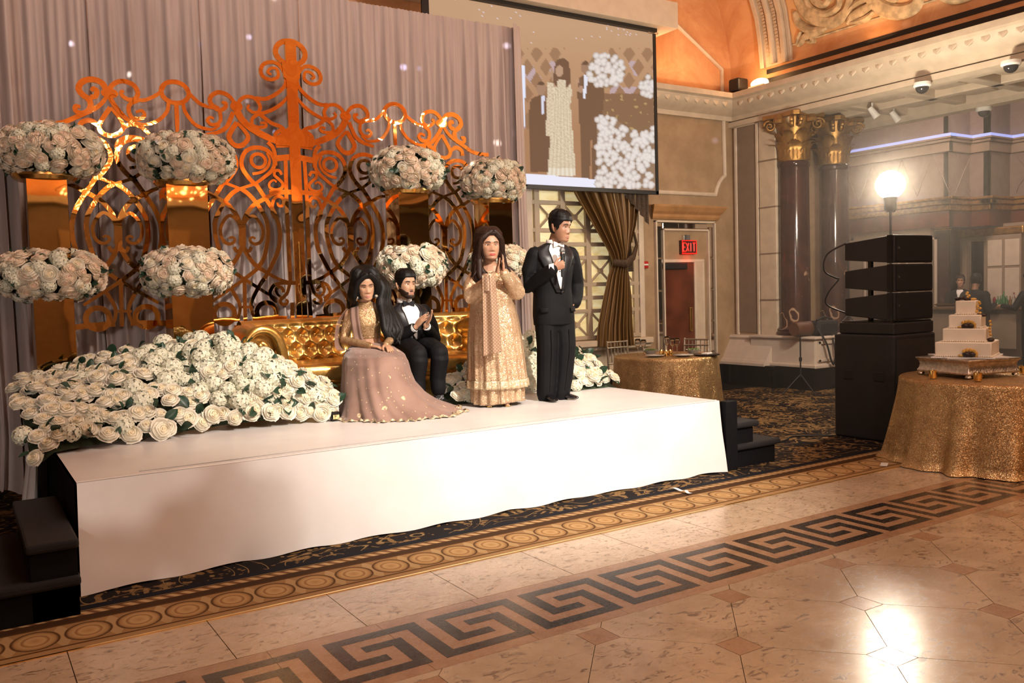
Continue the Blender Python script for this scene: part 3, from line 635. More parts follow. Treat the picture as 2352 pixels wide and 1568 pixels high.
# ------------------------------------------------------------------ mirrored pedestals
pos=[]
for i,(l,r,lab) in enumerate(((66,157,'leftmost tall mirrored gold pedestal beside the drape end'),(386,481,'second tall mirrored gold pedestal from the left, left of gate centre'),(918,986,'tall mirrored gold pedestal behind the seated man in tuxedo'),(1124,1171,'rightmost tall mirrored pedestal, behind the standing woman'))):
    yy=8.12; a=at(l,520,'y',yy).x; c=at(r,520,'y',yy).x; w_=max(c-a,.30); c=a+w_
    ztop=at(((113,410),(428,424),(935,442),(1132,464))[i][0],((113,410),(428,424),(935,442),(1132,464))[i][1],'y',yy+.16).z
    t=thing('mirror_pedestal',lab,'pedestal',((a+c)/2,yy+.16,H),group='mirrored gold pedestals'); pos.append(((a+c)/2,yy+.16,ztop))
    MB().bb(-w_/2,w_/2,-.16,.16,.03,ztop-H-.02).build('shaft',M['goldpanel'],t,0,bevel=.002)
    MB().bb(-w_/2-.02,w_/2+.02,-.18,.18,0,.03).build('base',M['brass'],t,0,bevel=.004); MB().lathe([(.0,0),(.22,.0),(.25,.03),(.25,.05),(0,.05)],(0,0,ztop-H-.025),28,cap=False).build('tray',M['brass'],t,40)
# ------------------------------------------------------------------ gold tufted sofa
g=G('gold_metallic_leather',.26,.88,color=(.70,.42,.11)); n=g.noise(9,4,.6); g.col(g.mix(n.step(.3,.7),(.60,.33,.07),(.78,.50,.16))).bump(n,.22,.02); M['sofa']=g.m
sofa=thing('tufted_sofa','gold leather sofa with deep-buttoned back and scrolled arms','sofa',(3.33,7.75,H))
def bow(x): return -.30*(abs(x)/1.25)**2
def tuft(x,z):
    px,pz=.15,.13; a=x/px; b=z/pz; d=9
    for j in(math.floor(b)-1,math.floor(b),math.floor(b)+1,math.floor(b)+2):
        off=.5*(j%2)
        for i in(round(a-off)-1,round(a-off),round(a-off)+1): d=min(d,math.hypot((a-i-off)*px,(b-j)*pz))
    q=(abs(((a+b/2)%1)-.5)*2,abs(((a-b/2)%1)-.5)*2)
    return .070*(1-min(1,d/.088)**.75)-.0
def backf(u,v):
    x=-1.22+2.44*u; s=v
    if s<.7:
        z=.40+.36*s/.7; y=.24+.06*s+bow(x)+tuft(x,z-.40)
    else:
        a=(s-.7)/.3*PI*1.15; z=.755+.06*math.sin(a)+.01; y=.375+bow(x)-.09*math.cos(a)
    return V((x,y,z))
gridobj('back',170,46,backf,M['sofa'],sofa)
gridobj('back_shell',60,6,lambda u,v:V((-1.24+2.48*u,.47+bow(-1.24+2.48*u),.05+.74*v)),M['sofa'],sofa)
btn=MB().ell((0,0,0),(.017,.012,.017),10,6).mesh('button'); btn.materials.append(M['brass']); btn.shade_smooth()
for j in(1,2,3):
    for i in range(-8,9):
        x=(i+.5*(j%2))*.15
        if abs(x)<1.18: inst(btn,'button',sofa,(x,.24+.06*.13*j/.36*.7+bow(x)+.055,.40+.13*j-(.03 if j==3 else 0)))
def seatf(th,k):
    x=1.16*math.copysign(abs(math.cos(th))**.45,math.cos(th)); s_=math.sin(th); y=(.28+bow(x)*.8) if s_>0 else -.36-.14*(1-(x/1.16)**2)+0
    yy=y if abs(s_)>.25 else (y*abs(s_)/.25+(1-abs(s_)/.25)*-.10)
    return x*k,yy*k
N=72
rs=[]
for z,k in((.26,.93),(.275,.985),(.31,1.0),(.37,1.0),(.405,.985),(.425,.94),(.435,.8),(.44,.4)):
    rs.append([V((*seatf(2*PI*i/N,k),z)) for i in range(N)])
MB().rings(rs).build('seat_cushion',M['sofa'],sofa,60)
MB().rings([[V((*seatf(2*PI*i/N,k),z)) for i in range(N)] for z,k in((.02,.90),(.04,.92),(.22,.92),(.26,.90))]).build('base',M['sofa'],sofa,50)
MB().rings([[V((*seatf(2*PI*i/N,k),z)) for i in range(N)] for z,k in((.252,.97),(.262,1.01),(.272,.97))]).build('piping',M['sofa'],sofa)
for s_ in(-1,1):
    cx=s_*1.20; fy=-.46
    ar=MB().tube([V((cx,fy+.045,.62)),V((cx,fy+.3,.63)),V((cx-.02*s_,.0,.64)),V((cx-.05*s_,.22,.68))],[.150,.165,.165,.12],22).build('arm',M['sofa'],sofa,60)
    sp=[V((cx-s_*q*math.cos(a),fy,.62+q*math.sin(a))) for a,q in[(.2+i*.26,.165-.0052*i) for i in range(29)]]
    MB().tube([V((cx-s_*.24,fy+.02,.30)),V((cx-s_*.205,fy,.45)),V((cx-s_*.185,fy,.56))]+sp,[.05]*3+[.048-.0008*i for i in range(29)],10,ref=(0,1,0),ends=True).build('arm_scroll',M['sofa'],sofa,60)
    MB().ell((cx,fy+.0,.62),(.035,.03,.035),12,8).build('scroll_boss',M['sofa'],sofa)
    MB().prism([(cx-.16*s_,.05),(cx+.12*s_,.05),(cx+.15*s_,.3),(cx+.16*s_,.6),(cx-.16*s_,.6)],fy+.06,.30,lambda u,v,d:(u,d,v)).build('arm_side',M['sofa'],sofa,0,bevel=.03)
for x in(-1.1,1.1):
    for y in(-.3,.25): MB().lathe([(.03,0),(.045,.02),(.03,.03),(.04,.06)],(x*.9,y,0),12).build('foot',M['brass'],sofa)
# ================================================================== FLOWERS
def rosemat(name,a,b,c):
    g=G(name,.6,spec=.25,color=a); x,y,z=g.xyz(); r=(x*x+y*y).sqrt()
    g.col(g.ramp(r*14,[(.0,c),(.32,b),(.62,a)])); g.p.inputs['Subsurface Weight'].default_value=.0; return g.m
M['rose_ivory']=rosemat('ivory_rose_petal',(.82,.77,.65),(.81,.73,.55),(.76,.62,.38))
M['rose_blush']=rosemat('blush_rose_petal',(.80,.68,.53),(.79,.64,.49),(.76,.52,.38))
M['hyd']=plain('white_hydrangea_petal',(.78,.77,.60),.6,var=.12,scale=30)
M['leaf']=plain('dark_green_leaf',(.018,.05,.028),.4,var=.4,scale=12)
M['moss']=plain('dark_greenery',(.03,.045,.022),.8,var=.4,scale=20)  # dark green of the foam cores and bank bases under the blooms
def rose_mesh(name,seed,k=1.0,mat='rose_ivory'):
    R=random.Random(seed); b=MB()
    for n,rt,h,hw,curl in((2,.010,.060,1.5,0),(3,.020,.061,1.15,.02),(4,.031,.058,.98,.06),(5,.042,.051,.84,.12),(5,.052,.041,.84,.22),(5,.058,.027,.80,.35)):
        a0=R.random()*6
        for i in range(n):
            a=a0+2*PI*i/n+R.uniform(-.15,.15); rr=rt*R.uniform(.94,1.08)*k; hh=h*R.uniform(.93,1.05)
            def fn(u,v):
                q=(u-.5)*2; e=1-.22*max(0,v-.5)*2*abs(q)**2.2
                r=.005+(rr-.005)*math.sin(min(1,v*1.25)*PI/2)**.8+curl*.030*max(0,v-.65)/.35
                z=hh*v*e-curl*.014*max(0,v-.7)/.3; r+=.0045*(abs(q)**2-.3)*(1 if n>3 else -.6)
                return (r*math.cos(a+q*hw),r*math.sin(a+q*hw),z)
            b.grid(4,3,fn)
    b.lathe([(.050*k,.010),(.050*k,.024),(.043*k,.036),(.031*k,.045),(.018*k,.050),(.004,.052)],seg=10)
    m=b.mesh(name); m.materials.append(M[mat]); m.shade_smooth(); return m
ROSE_I=[rose_mesh('rose',s,k) for s,k in((1,1),(2,1.08),(3,.94))]
ROSE_B=[rose_mesh('rose',s,k,'rose_blush') for s,k in((4,1),(5,1.06),(6,.92))]
def hyd_mesh(seed):
    R=random.Random(seed); b=MB(); b.ell((0,0,.02),(.055,.055,.045),10,6); n=46
    for i in range(n):
        z=1-1.35*(i+.5)/n; a=i*2.39996; s=math.sqrt(max(0,1-z*z)); d=V((s*math.cos(a),s*math.sin(a),z)); p=V((0,0,.02))+V((d.x*.07,d.y*.07,d.z*.062))
        t=d.orthogonal().normalized(); w=d.cross(t); ro=R.random()*2
        for q in range(4):
            e=(t*math.cos(ro+q*PI/2)+w*math.sin(ro+q*PI/2)); f=d.cross(e); L=.021*R.uniform(.85,1.15)
            b.add([p,p+e*L*.6+f*L*.5+d*.004,p+e*L+d*.002,p+e*L*.6-f*L*.5+d*.004],[(0,1,2,3)])
    m=b.mesh('hydrangea'); m.materials.append(M['hyd']); m.shade_smooth(); return m
HYD=[hyd_mesh(1),hyd_mesh(2)]
b=MB()
def lfn(u,v): x=(u-.5)*.055*math.sin(PI*min(1,v*.93+.06))**.8; return (x,.085*v,.012*math.sin(v*2.5)+abs(u-.5)*.018)
LEAF=b.grid(4,5,lfn).mesh('leaf'); LEAF.materials.append(M['leaf']); LEAF.shade_smooth()
def orient(p,d,roll=0,s=1):
    return Matrix.Translation(p)@V(d).to_track_quat('Z','Y').to_matrix().to_4x4()@Matrix.Rotation(roll,4,'Z')@Matrix.Scale(s,4)
RF=random.Random(11)
def flower_ball(px,py,wpx,hpx,yy,label,n,group='rose balls on the pedestals',hy=.18):
    n=int(n*1.25)
    c=at(px,py,'y',yy); D=(c-EYEP).dot(CF); k=D/F_PX; rx=wpx*k/2/.97-.045; rz=hpx*k/2-.04
    t=thing('rose_ball',label,'flower arrangement',c,group=group)
    MB().ell((0,0,0),(rx*.93,rx*.93,rz*.92),18,12).build('foam_core',M['moss'],t)
    for i in range(n):
        z=1-2*(i+.5)/n; z=max(-.93,z); a=i*2.39996+RF.uniform(-.15,.15); s=math.sqrt(1-z*z)
        # superellipsoid: flat drum-like balls
        ex=.72; q=(abs(s)**(2/ex*.5),abs(z)**.5 if 0 else abs(z))
        d=V((s*math.cos(a),s*math.sin(a),z)); m=(abs(d.x)**2.6+abs(d.y)**2.6+abs(d.z)**2.6)**(1/2.6); m=(d.x**2+d.y**2)**1.3; m=(m+abs(d.z)**2.6)**(1/2.6); d=d/m
        p=V((d.x*rx,d.y*rx,d.z*rz)); nn=V((d.x/rx,d.y/rx,d.z/rz*1.0)).normalized(); nn=(nn+V((RF.uniform(-.3,.3),RF.uniform(-.3,.3),RF.uniform(-.2,.3)))).normalized()
        u=RF.random(); 
        if u<hy: inst(RF.choice(HYD),'hydrangea',t,M=orient(p-nn*.02,nn,RF.random()*6,RF.uniform(.75,.95)))
        else: inst(RF.choice(ROSE_B if RF.random()<.75 else ROSE_I),'rose',t,M=orient(p-nn*.015,nn,RF.random()*6,RF.uniform(.88,1.16)))
    for i in range(int(n*.36)):
        a=RF.uniform(0,6.28); z=RF.uniform(-.9,.9); s=math.sqrt(1-z*z); p=V((rx*s*math.cos(a)*1.05,rx*s*math.sin(a)*1.05,rz*z*1.05)); nn=(p.normalized()+V((RF.uniform(-.7,.7),RF.uniform(-.7,.7),RF.uniform(-.5,.5)))).normalized()
        inst(LEAF,'leaf',t,M=orient(p,nn,RF.random()*6,RF.uniform(.7,1.0))@Matrix.Rotation(.9,4,'X'))
    return t,c,rx,rz
UP=[(113,350,226,130,'leftmost upper ball of blush and ivory roses on its pedestal'),(428,367,212,122,'second upper rose ball from the left, left of the gate post'),(935,393,170,108,'upper rose ball to the right of the gate post, near the ring'),(1132,417,148,104,'rightmost upper rose ball, above the standing woman')]
for (x,y,w_,h_,lab),ps in zip(UP,pos): flower_ball(x,y,w_,h_,ps[1],lab,112)
LO=[(116,632,232,124,7.78,'leftmost collar of blush roses round the pedestal, above the flower bank'),(430,625,198,122,7.95,'second collar of roses from the left, halfway up its pedestal'),(945,613,158,108,8.0,'rose ball directly behind the seated man'),(1146,602,136,84,7.9,'rose ball half hidden behind the standing woman')]
for (x,y,w_,h_,yy,lab),ps in zip(LO,pos): flower_ball(x,y,w_,h_,ps[1],lab,112,'rose collars round the pedestals')
# ------------------------------------------------------------------ banks of flowers on the stage
def interp(x,tab):
    for (a,b_),(c,d) in zip(tab,tab[1:]):
        if x<=c: t=max(0,(x-a)/(c-a)); return b_+(d-b_)*t
    return tab[-1][1]
def bank(label,surf,pts,hydf,name='flower_bank',core=None,leafn=40,ivory=.9,scale=1.0):
    t=thing(name,label,'flower arrangement',(0,0,H),group='banks of white flowers on the stage')
    gridobj('green_base',24,12,lambda u,v:surf(u,v)[0]-V((0,0,H))-surf(u,v)[1]*.07,M['moss'],t)
    nr=0
    for u,v in pts:
        p,nn=surf(u,v); p=p-V((0,0,H)); nn=(nn+V((RF.uniform(-.35,.35),RF.uniform(-.45,.15),RF.uniform(-.25,.3)))).normalized()
        p=p+nn*RF.uniform(-.035,.03)
        if RF.random()<hydf(u,v): inst(RF.choice(HYD),'hydrangea',t,M=orient(p-nn*.02,nn,RF.random()*6,RF.uniform(.85,1.2)*scale))
        else: inst(RF.choice(ROSE_I),'rose',t,M=orient(p-nn*.01,nn,RF.random()*6,RF.uniform(.9,1.2)*scale))
    for i in range(leafn):
        u,v=RF.random(),RF.random(); p,nn=surf(u,v); nn=(nn+V((RF.uniform(-.8,.8),RF.uniform(-.8,.8),RF.uniform(-.5,.5)))).normalized()
        inst(LEAF,'leaf',t,M=orient(p-V((0,0,H))+nn*.01,nn,RF.random()*6,RF.uniform(.9,1.4))@Matrix.Rotation(.7,4,'X'))
    return t
def poisson(nu,nv,du,dv,jit=.35):
    o=[]
    for j in range(nv):
        for i in range(nu):
            u=(i+.5+.5*(j%2)+RF.uniform(-jit,jit))/(nu+.5); v=(j+.5+RF.uniform(-jit,jit))/nv
            if 0<=u<=1 and 0<=v<=1:o.append((u,v))
    return o
def surfer(base):
    def f(u,v):
        p=base(u,v); e=.01; a=base(min(1,u+e),v)-base(max(0,u-e),v); c=base(u,min(1,v+e))-base(u,max(0,v-e)); n=a.cross(c)
        if n.length<1e-9:n=V((0,-1,.5))
        n.normalize()
        if n.dot(V((-.4,-.8,.5)))<0:n=-n
        return p,n
    return f
HM=[(.1,.30),(.35,.45),(.8,.52),(1.33,.62),(1.7,.70),(1.88,.68),(2.0,.60),(2.15,.52),(2.4,.37),(2.62,.24)]
YB=[(.1,7.5),(.5,8.0),(1.55,8.0),(1.85,7.35),(2.0,7.12),(2.2,7.05),(2.7,7.0)]
def left(u,v):
    X=.31+2.31*u; yf=interp(X,[(.1,6.75),(.4,6.52),(.5,6.55),(1.0,6.70),(1.65,6.84),(2.1,6.80),(2.55,6.76)]); yb=interp(X,YB); h=interp(X,HM)
    bulge=.03*noise.noise(V((X*3,v*3,1))); drop=-.18*max(0,1-(X-.16)/.35)*(1-v)
    return V((X,yf+(yb-yf)*v**1.15,H+.055+(h-.055)*math.sin(v*PI/2)**.85+bulge*(v>.1)+drop))
P_=[(u,v) for u,v in poisson(27,10,0,0)]
bank('large bank of white roses and hydrangeas at the left end of the stage',surfer(left),P_,lambda u,v:.88 if (.40<u<.80 and v>.10+1.2*abs(u-.62)) else .07,leafn=120)
def mid(u,v): return V((3.74+.52*u,6.86+.42*v,H+.05+.30*math.sin(v*PI/2)*(.35+.65*u)))
bank('small bunch of white roses between the bride and the standing woman',surfer(mid),poisson(6,4,0,0),lambda u,v:.1,leafn=22,scale=.95)
def rt(u,v):
    X=5.02+.72*u; h=interp(X,[(5.0,.30),(5.3,.38),(5.6,.30),(5.75,.12)])
    return V((X,6.92+.03*u+(.6-.1*u)*v,H+.05+h*math.sin(v*PI/2)))
bank('white rose bunch on the right end of stage beside the man in tuxedo',surfer(rt),poisson(9,7,0,0),lambda u,v:.06,leafn=45,scale=.95)
def tall(u,v): return V((4.62+.62*u,7.35+.25*v-.15*math.sin(u*PI),H+.05+.55*v*(1-.4*(u-.4)**2)))
bank('upright cluster of white hydrangeas between the standing woman and man',surfer(tall),poisson(7,7,0,0),lambda u,v:.9,leafn=16)
# little glass favour by the hem of the bride
g=G('clear_glass',.02,color=(1,1,1)); g.p.inputs['Transmission Weight'].default_value=1; g.p.inputs['IOR'].default_value=1.45; M['glass']=g.m
p=at(769,966,'z',H+.001)
t=thing('glass_tumbler','small clear square glass standing by the bride hem','glass',(p.x,p.y,H+.004))
MB().prism([(-.036,-.036),(.036,-.036),(.036,.036),(-.036,.036)],0,.075,lambda u,v,d:(u,v,d)).build('glass_body',M['glass'],t,0,bevel=.006)
MB().bb(-.026,.026,-.037,-.036,.015,.05).build('paper_label',plain('bright_paper_label',(.6,.45,.2),.6,var=.8,scale=60),t,0)
# ================================================================== PEOPLE
def skin(name,c,lip=0):
    g=G(name,.45,spec=.4,color=c); n=g.noise(22,4); g.col(g.mix(n.step(.3,.7),tuple(q*.93 for q in c),tuple(min(1,q*1.06) for q in c))); g.p.inputs['Subsurface Weight'].default_value=.06; g.p.inputs['Subsurface Radius'].default_value=(.02,.008,.004); return g.m
M['skin_tan']=skin('tan_skin',(.36,.185,.11)); M['skin_light']=skin('warm_skin',(.50,.28,.17)); M['skin_fair']=skin('olive_skin',(.45,.245,.15))
def hairmat(name,c):
    g=G(name,.48,spec=.22,color=c); n=g.noise(30,4,scl=(6,6,.6)); g.col(g.mix(n.step(.3,.7),tuple(q*.5 for q in c),tuple(q*1.5 for q in c))).bump(n,.5,.004); return g.m
M['hair_black']=hairmat('black_hair',(.005,.0042,.004)); M['hair_brown']=hairmat('dark_brown_hair',(.024,.011,.007)); M['beard']=hairmat('dark_beard',(.035,.02,.014))
M['tux']=plain('black_suit_wool',(.0055,.0055,.0065),.7,var=.15,scale=12,bump=.15,bscale=300,Specular_IOR_Level=.18); M['satin']=plain('black_satin',(.008,.008,.010),.38,Specular_IOR_Level=.35)
M['shirt']=plain('white_shirt_cotton',(.80,.78,.75),.6,bump=.1,bscale=60); M['patent']=plain('black_patent_leather',(.008,.008,.009),.08)
M['eyewhite']=plain('eye_white',(.75,.70,.65),.2); M['iris']=plain('dark_iris',(.02,.01,.006),.15); M['brow']=plain('dark_brow',(.03,.018,.012),.7)
M['lid']=plain('bronze_eyelid',(.20,.095,.055),.5); M['lip_nude']=plain('nude_lip',(.52,.20,.15),.35); M['lip_red']=plain('red_lip',(.50,.07,.06),.3); M['lip_man']=plain('brown_lip',(.42,.18,.13),.45)
HT=[(-.120,.020,-.074,-.035),(-.110,.037,-.089,-.005),(-.095,.049,-.093,.02),(-.075,.057,-.090,.045),(-.05,.064,-.087,.062),(-.02,.070,-.085,.077),(.01,.074,-.084,.089),(.04,.076,-.087,.096),(.07,.074,-.083,.095),(.095,.064,-.068,.082),(.112,.047,-.045,.060),(.123,.024,-.020,.030),(.128,.006,-.004,.010)]
def hrow(z):
    for p,q in zip(HT,HT[1:]):
        if z<=q[0]: t=max(0,(z-p[0])/(q[0]-p[0])); t=t*t*(3-2*t)*.5+t*.5; return [a+(c-a)*t for a,c in zip(p[1:],q[1:])]
    return list(HT[-1][1:])
ga=lambda x,s: math.exp(-(x/s)**2)
def fdisp(x,z):
    X=abs(x); g_=0
    if -.06<z<.03: g_=max(0,min(1,(.024-z)/.056))*(1 if z>-.032 else max(0,1-(-.032-z)/.014))
    d=.025*ga(x,.0115)*g_+.010*ga(X-.015,.008)*ga(z+.036,.010)
    d+=-.011*ga(X-.031,.017)*ga(z-.011,.013)+.005*ga(z-.033,.011)*ga(X-.027,.024)
    d+=.007*ga(x,.022)*(ga(z+.064,.007)+ga(z+.077,.008))+.007*ga(x,.021)*ga(z+.104,.013)+.005*ga(X-.043,.018)*ga(z+.018,.022)
    return d
def hpt(ph,z,off=0):
    a,yf,yb=hrow(z); mid=(yf+yb)*.5 if yb<.02 else max(-.01,min(.01,(yf+yb)/2)); s,c=math.sin(ph),math.cos(ph)
    x=(a+off)*math.copysign(abs(s)**.92,s); y=mid+((yf-off-mid)*abs(c)**.95 if c>0 else (yb+off-mid)*abs(c)**.95)
    if c>0: y-=fdisp(x,z)*min(1,c*2.2)
    return V((x,y,z+(off*.9 if z>.09 else 0)*max(0,(z-.06)/.06)))
def facey(x,z):
    a=hrow(z)[0]; return hpt(math.asin(max(-1,min(1,math.copysign((abs(x)/a)**(1/.92),x)))),z).y
class Head:
    def __init__(s,c,yaw=0,pitch=0,roll=0,hs=1.0,wide=1.0):
        s.M=Matrix.Translation(c)@Matrix.Rotation(yaw,4,'Z')@Matrix.Rotation(pitch,4,'X')@Matrix.Rotation(roll,4,'Y')@Matrix.Scale(hs,4)@Matrix.Scale(wide,4,V((1,0,0))); s.hs=hs
    def T(s,p): return s.M@V(p)
    def skull(s,b,neck):
        N=44; zs=[-.121+.248*(i/34) for i in range(35)]
        b.rings([[s.T(hpt(2*PI*j/N,z)) for j in range(N)] for z in zs])
        for q in(-1,1): b.tube([s.T((q*.072,.012,-.035)),s.T((q*.083,.020,-.005)),s.T((q*.085,.026,.022))],[(.006,.010),(.010,.017),(.009,.017)],8,ref=(0,1,0),ends=True)
        a=s.T((0,.025,-.055)); b.tube([a,a.lerp(V(neck),.5),V(neck),V(neck)+V((0,.0,-.06))],[.054*s.hs,.056*s.hs,.060*s.hs,.075*s.hs],14,ends=True)
    def face(s,body,lip,open_=1.0,brow=1.0,iris='iris',lidmat='brow',gaze=(0,0),shade=0):
        for q in(-1,1):
            e=MB(); ex,ez=q*.031,.010; ey=facey(ex,ez)
            e.ell((0,0,0),(.0145,.008,.0065*open_),12,8,); e.v=[s.T(p+V((ex,ey+.0035,ez))) for p in e.v]; o=e.build('eye',M['eyewhite'],body)
            if shade:
                e=MB().ell((0,0,0),(.0175,.0085,.0085),12,8); e.v=[s.T(p+V((ex,ey+.0035,ez+.0050))) for p in e.v]; e.build('eyelid',M['lid'],body)
            e=MB().ell((0,0,0),(.0062,.005,.0062*min(1,open_+.1)),10,6); e.v=[s.T(p+V((ex+gaze[0],ey-.0012,ez+gaze[1]))) for p in e.v]; e.build('iris',M[iris],body)
            def arc(z0,z1,r,x0=.012,x1=.050,n=7,bul=.004):
                return [s.T((q*(x0+(x1-x0)*i/n),facey(q*(x0+(x1-x0)*i/n),z0+(z1-z0)*i/n)-.0008,z0+(z1-z0)*i/n+bul*math.sin(PI*i/n))) for i in range(n+1)]
            MB().tube(arc(.008,.011,.0,.015,.048,7,.0078*open_),[.0012]+[.0021]*6+[.0012],6).build('lash_line',M[lidmat],body)
            MB().tube(arc(.0335,.0305,0,.012,.052,7,.0065),[(.0016,.003*brow)]+[(.002,.0042*brow)]*5+[(.0016,.0025*brow),(.001,.001)],6,ref=(0,0,1)).build('eyebrow',M['brow'],body)
        for z0,r in((-.0655,.0042),(-.0755,.0056)):
            pts=[(x,facey(x,z0)-.0005,z0+(.002*ga(abs(x)-.008,.006) if z0>-.07 else 0)+.0022*(abs(x)/.024)**2*(1 if z0<-.07 else -1.2)) for x in[-.024+.048*i/10 for i in range(11)]]
            MB().tube([s.T(p) for p in pts],[(r*.55*max(.25,1-(abs(p[0])/.027)**2),r*max(.2,1-(abs(p[0])/.027)**2)) for p in pts],8,ref=(0,0,1)).build('lip',M[lip],body)
    def cap(s,root,mat,line,thick,name='hair',noise_=.004,N=72,K=44,sub=None):
        zs=[-.10+.2278*(i/K) for i in range(K+1)]; rs=[]
        for z in zs:
            r=[]
            for j in range(N):
                ph=2*PI*j/N; pp=ph if ph<PI else ph-2*PI; d=z-line(abs(math.degrees(pp)),pp>0); f=max(0,min(1,d/.012+.5)); t=thick(abs(math.degrees(pp)),z) if callable(thick) else thick
                o=-.014+(t+.014)*f+noise_*noise.noise(V((math.sin(pp)*9,math.cos(pp)*9,z*14)))*f
                r.append(s.T(hpt(pp,z,o)))
            rs.append(r)
        return MB().rings(rs).build(name,M[mat],root,180)
def hand(b,w_,d,n,side,curl=(.2,.25,.2),spread=.05,thumb=.5,L=1.0):
    w_,d,n=V(w_),V(d).normalized(),V(n).normalized(); n=(n-d*n.dot(d)).normalized(); t=d.cross(n)*side
    b.tube([w_-d*.03*L,w_+d*.01*L,w_+d*.05*L,w_+d*.088*L],[(.023*L,.017*L),(.028*L,.016*L),(.038*L,.015*L),(.037*L,.012*L)],12,ref=n,ends=True)
    for i,(o,l,r) in enumerate(((.029,.070,.0088),(.0100,.079,.0092),(-.009,.073,.0088),(-.028,.057,.0078))):
        p=w_+d*(.084*L-.004*abs(i-1)*L)+t*o*L; q=(d+t*(1.5-i)*spread).normalized(); pts=[p-q*.02*L,p]; a=0
        for k,c in enumerate(curl if not isinstance(curl[0],(list,tuple)) else curl[i]):
            a+=c; p=p+(q*math.cos(a)+n*math.sin(a))*l*L*(.44,.31,.25)[k]; pts.append(p)
        b.tube(pts,[r*L,r*L,r*L*.97,r*L*.9,r*L*.78],8,ends=True)
    p=w_+d*.022*L+t*.026*L; q=(d*.75+t*.75+n*.25).normalized(); q2=(d*(1-.3*thumb)+t*.25*(1-thumb)+n*thumb).normalized()
    b.tube([p-q*.015*L,p+q*.025*L,p+q*.04*L+q2*.02*L,p+q*.042*L+q2*.052*L],[.013*L,.0125*L,.0105*L,.0085*L],8,ends=True)
def torso_fn(tab,ex=2.3):
    "tab rows: z, cx, cy, half width, front depth, back depth"
    def row(z):
        if z<=tab[0][0]: return tab[0][1:]
        for p,q in zip(tab,tab[1:]):
            if z<=q[0]: t=(z-p[0])/(q[0]-p[0]); return [a+(c-a)*t for a,c in zip(p[1:],q[1:])]
        return tab[-1][1:]
    def f(ph,z,off=0):
        cx,cyy,a,bf,bb=row(z); s,c=math.sin(ph),math.cos(ph); e=2/ex
        return V((cx+(a+off)*math.copysign(abs(s)**e,s),cyy-((bf+off) if c>0 else -(-(bb+off)))*math.copysign(abs(c)**e,c) if 1 else 0,z))
    return f
def loft(b,f,z0,z1,n=14,seg=28): b.rings([[f(2*PI*j/seg,z0+(z1-z0)*i/n) for j in range(seg)] for i in range(n+1)])
def patch(f,L,Rr,off,name,m,parent,nu=10,nv=14,thick=.004):
    "strip on the torso between two edges given as lists of (phi_deg,z), lifted by off"
    def pick(T,v):
        k=v*(len(T)-1); i=min(int(k),len(T)-2); t=k-i; return [a+(c-a)*t for a,c in zip(T[i],T[i+1])]
    def fn(u,v):
        a=pick(L,v); c=pick(Rr,v); ph=math.radians(a[0]+(c[0]-a[0])*u); z=a[1]+(c[1]-a[1])*u
        return f(ph,z,off+.004*math.sin(u*PI))
    o=gridobj(name,nu,nv,fn,M[m],parent,180); q=o.modifiers.new('thick','SOLIDIFY'); q.thickness=thick; q.offset=-1; return o
def bow_tie(p,root,m='satin',k=1.0,d=(0,-1,0)):
    b=MB(); 
    for q in(-1,1): b.rings([[V((q*x*k,-.012*k+sy*.010*k*(1 if x>0.01 else .6),sz*h*k))+V(p) for sy,sz in((-1,-1),(1,-1),(1,1),(-1,1))] for x,h in((.004,.010),(.025,.021),(.05,.028),(.056,.027))])
    b.box(V(p)+V((0,-.016*k,0)),(.018*k,.022*k,.022*k)); return b.build('bow_tie',M[m],root,30,bevel=.003)
def shoe(ank,toe,root,m='patent'):
    ank,toe=V(ank),V(toe); d=(toe-ank); d.z=0; L=d.length; d.normalize(); s=V((-d.y,d.x,0)); z0=.004; b=MB(); rs=[]
    for t,w_,h,zb in((-.34,.026,.05,.012),(-.28,.036,.075,.004),(-.1,.037,.09,.004),(.15,.036,.075,.006),(.45,.045,.055,.004),(.72,.047,.042,.004),(.92,.036,.032,.006),(1.0,.018,.02,.01)):
        c=V((ank.x,ank.y,0))+d*L*t; rs.append([c+s*(w_*math.cos(a))+V((0,0,z0+zb+max(0,(h-zb))*(.5+.5*math.sin(a))**.7 if 1 else 0)) for a in[2*PI*k/14 for k in range(14)]])
    b.rings(rs); return b.build('shoe',M[m],root,60)
def limbs(b,pts,r,**k): b.tube(pts,r,14,ends=True,**k)
# ------------------------------------------------------------------ standing man with the microphone
r0=at(1277,918,'z',H); man=thing('person','standing man in black tuxedo holding a microphone at the right of stage','person',(r0.x,r0.y,H),math.radians(-10))
hd=Head((.052,-.080,1.590),math.radians(29),math.radians(10),0,1.05,1.05); nk=(.02,.005,1.43)
RS,RE,RW=V((-.19,.01,1.345)),V((-.222,.05,1.06)),V((-.100,-.235,1.215)); LS,LE,LW=V((.215,.02,1.345)),V((.285,.08,1.07)),V((.235,-.01,.87))
b=MB(); hd.skull(b,nk)
limbs(b,[(.01,.02,1.36),(.01,.02,1.2),(0,.02,.95),(0,.02,.82)],[(.09,.06),(.16,.10),(.15,.10),(.15,.11)],ref=(0,1,0))
limbs(b,[RS,RE,RW],[.05,.042,.028]); limbs(b,[LS,LE,LW],[.05,.042,.028]); limbs(b,[(-.07,.02,.85),(-.07,0,.46),(-.085,.03,.09)],[.085,.06,.042]); limbs(b,[(.09,.02,.85),(.10,0,.46),(.06,.03,.09)],[.085,.06,.042])
HD,HN=V((.85,-.30,.35)).normalized(),V((.25,.95,.10)).normalized(); hand(b,RW,HD,HN,1,((.75,1.15,.8),(.8,1.2,.85),(.8,1.2,.85),(.75,1.15,.8)),.01,.55,1.02)
hand(b,LW+V((-.03,.0,.03)),(-.75,-.05,-.8),(-1,0,0),-1,(.3,.3,.2),.03,.3)
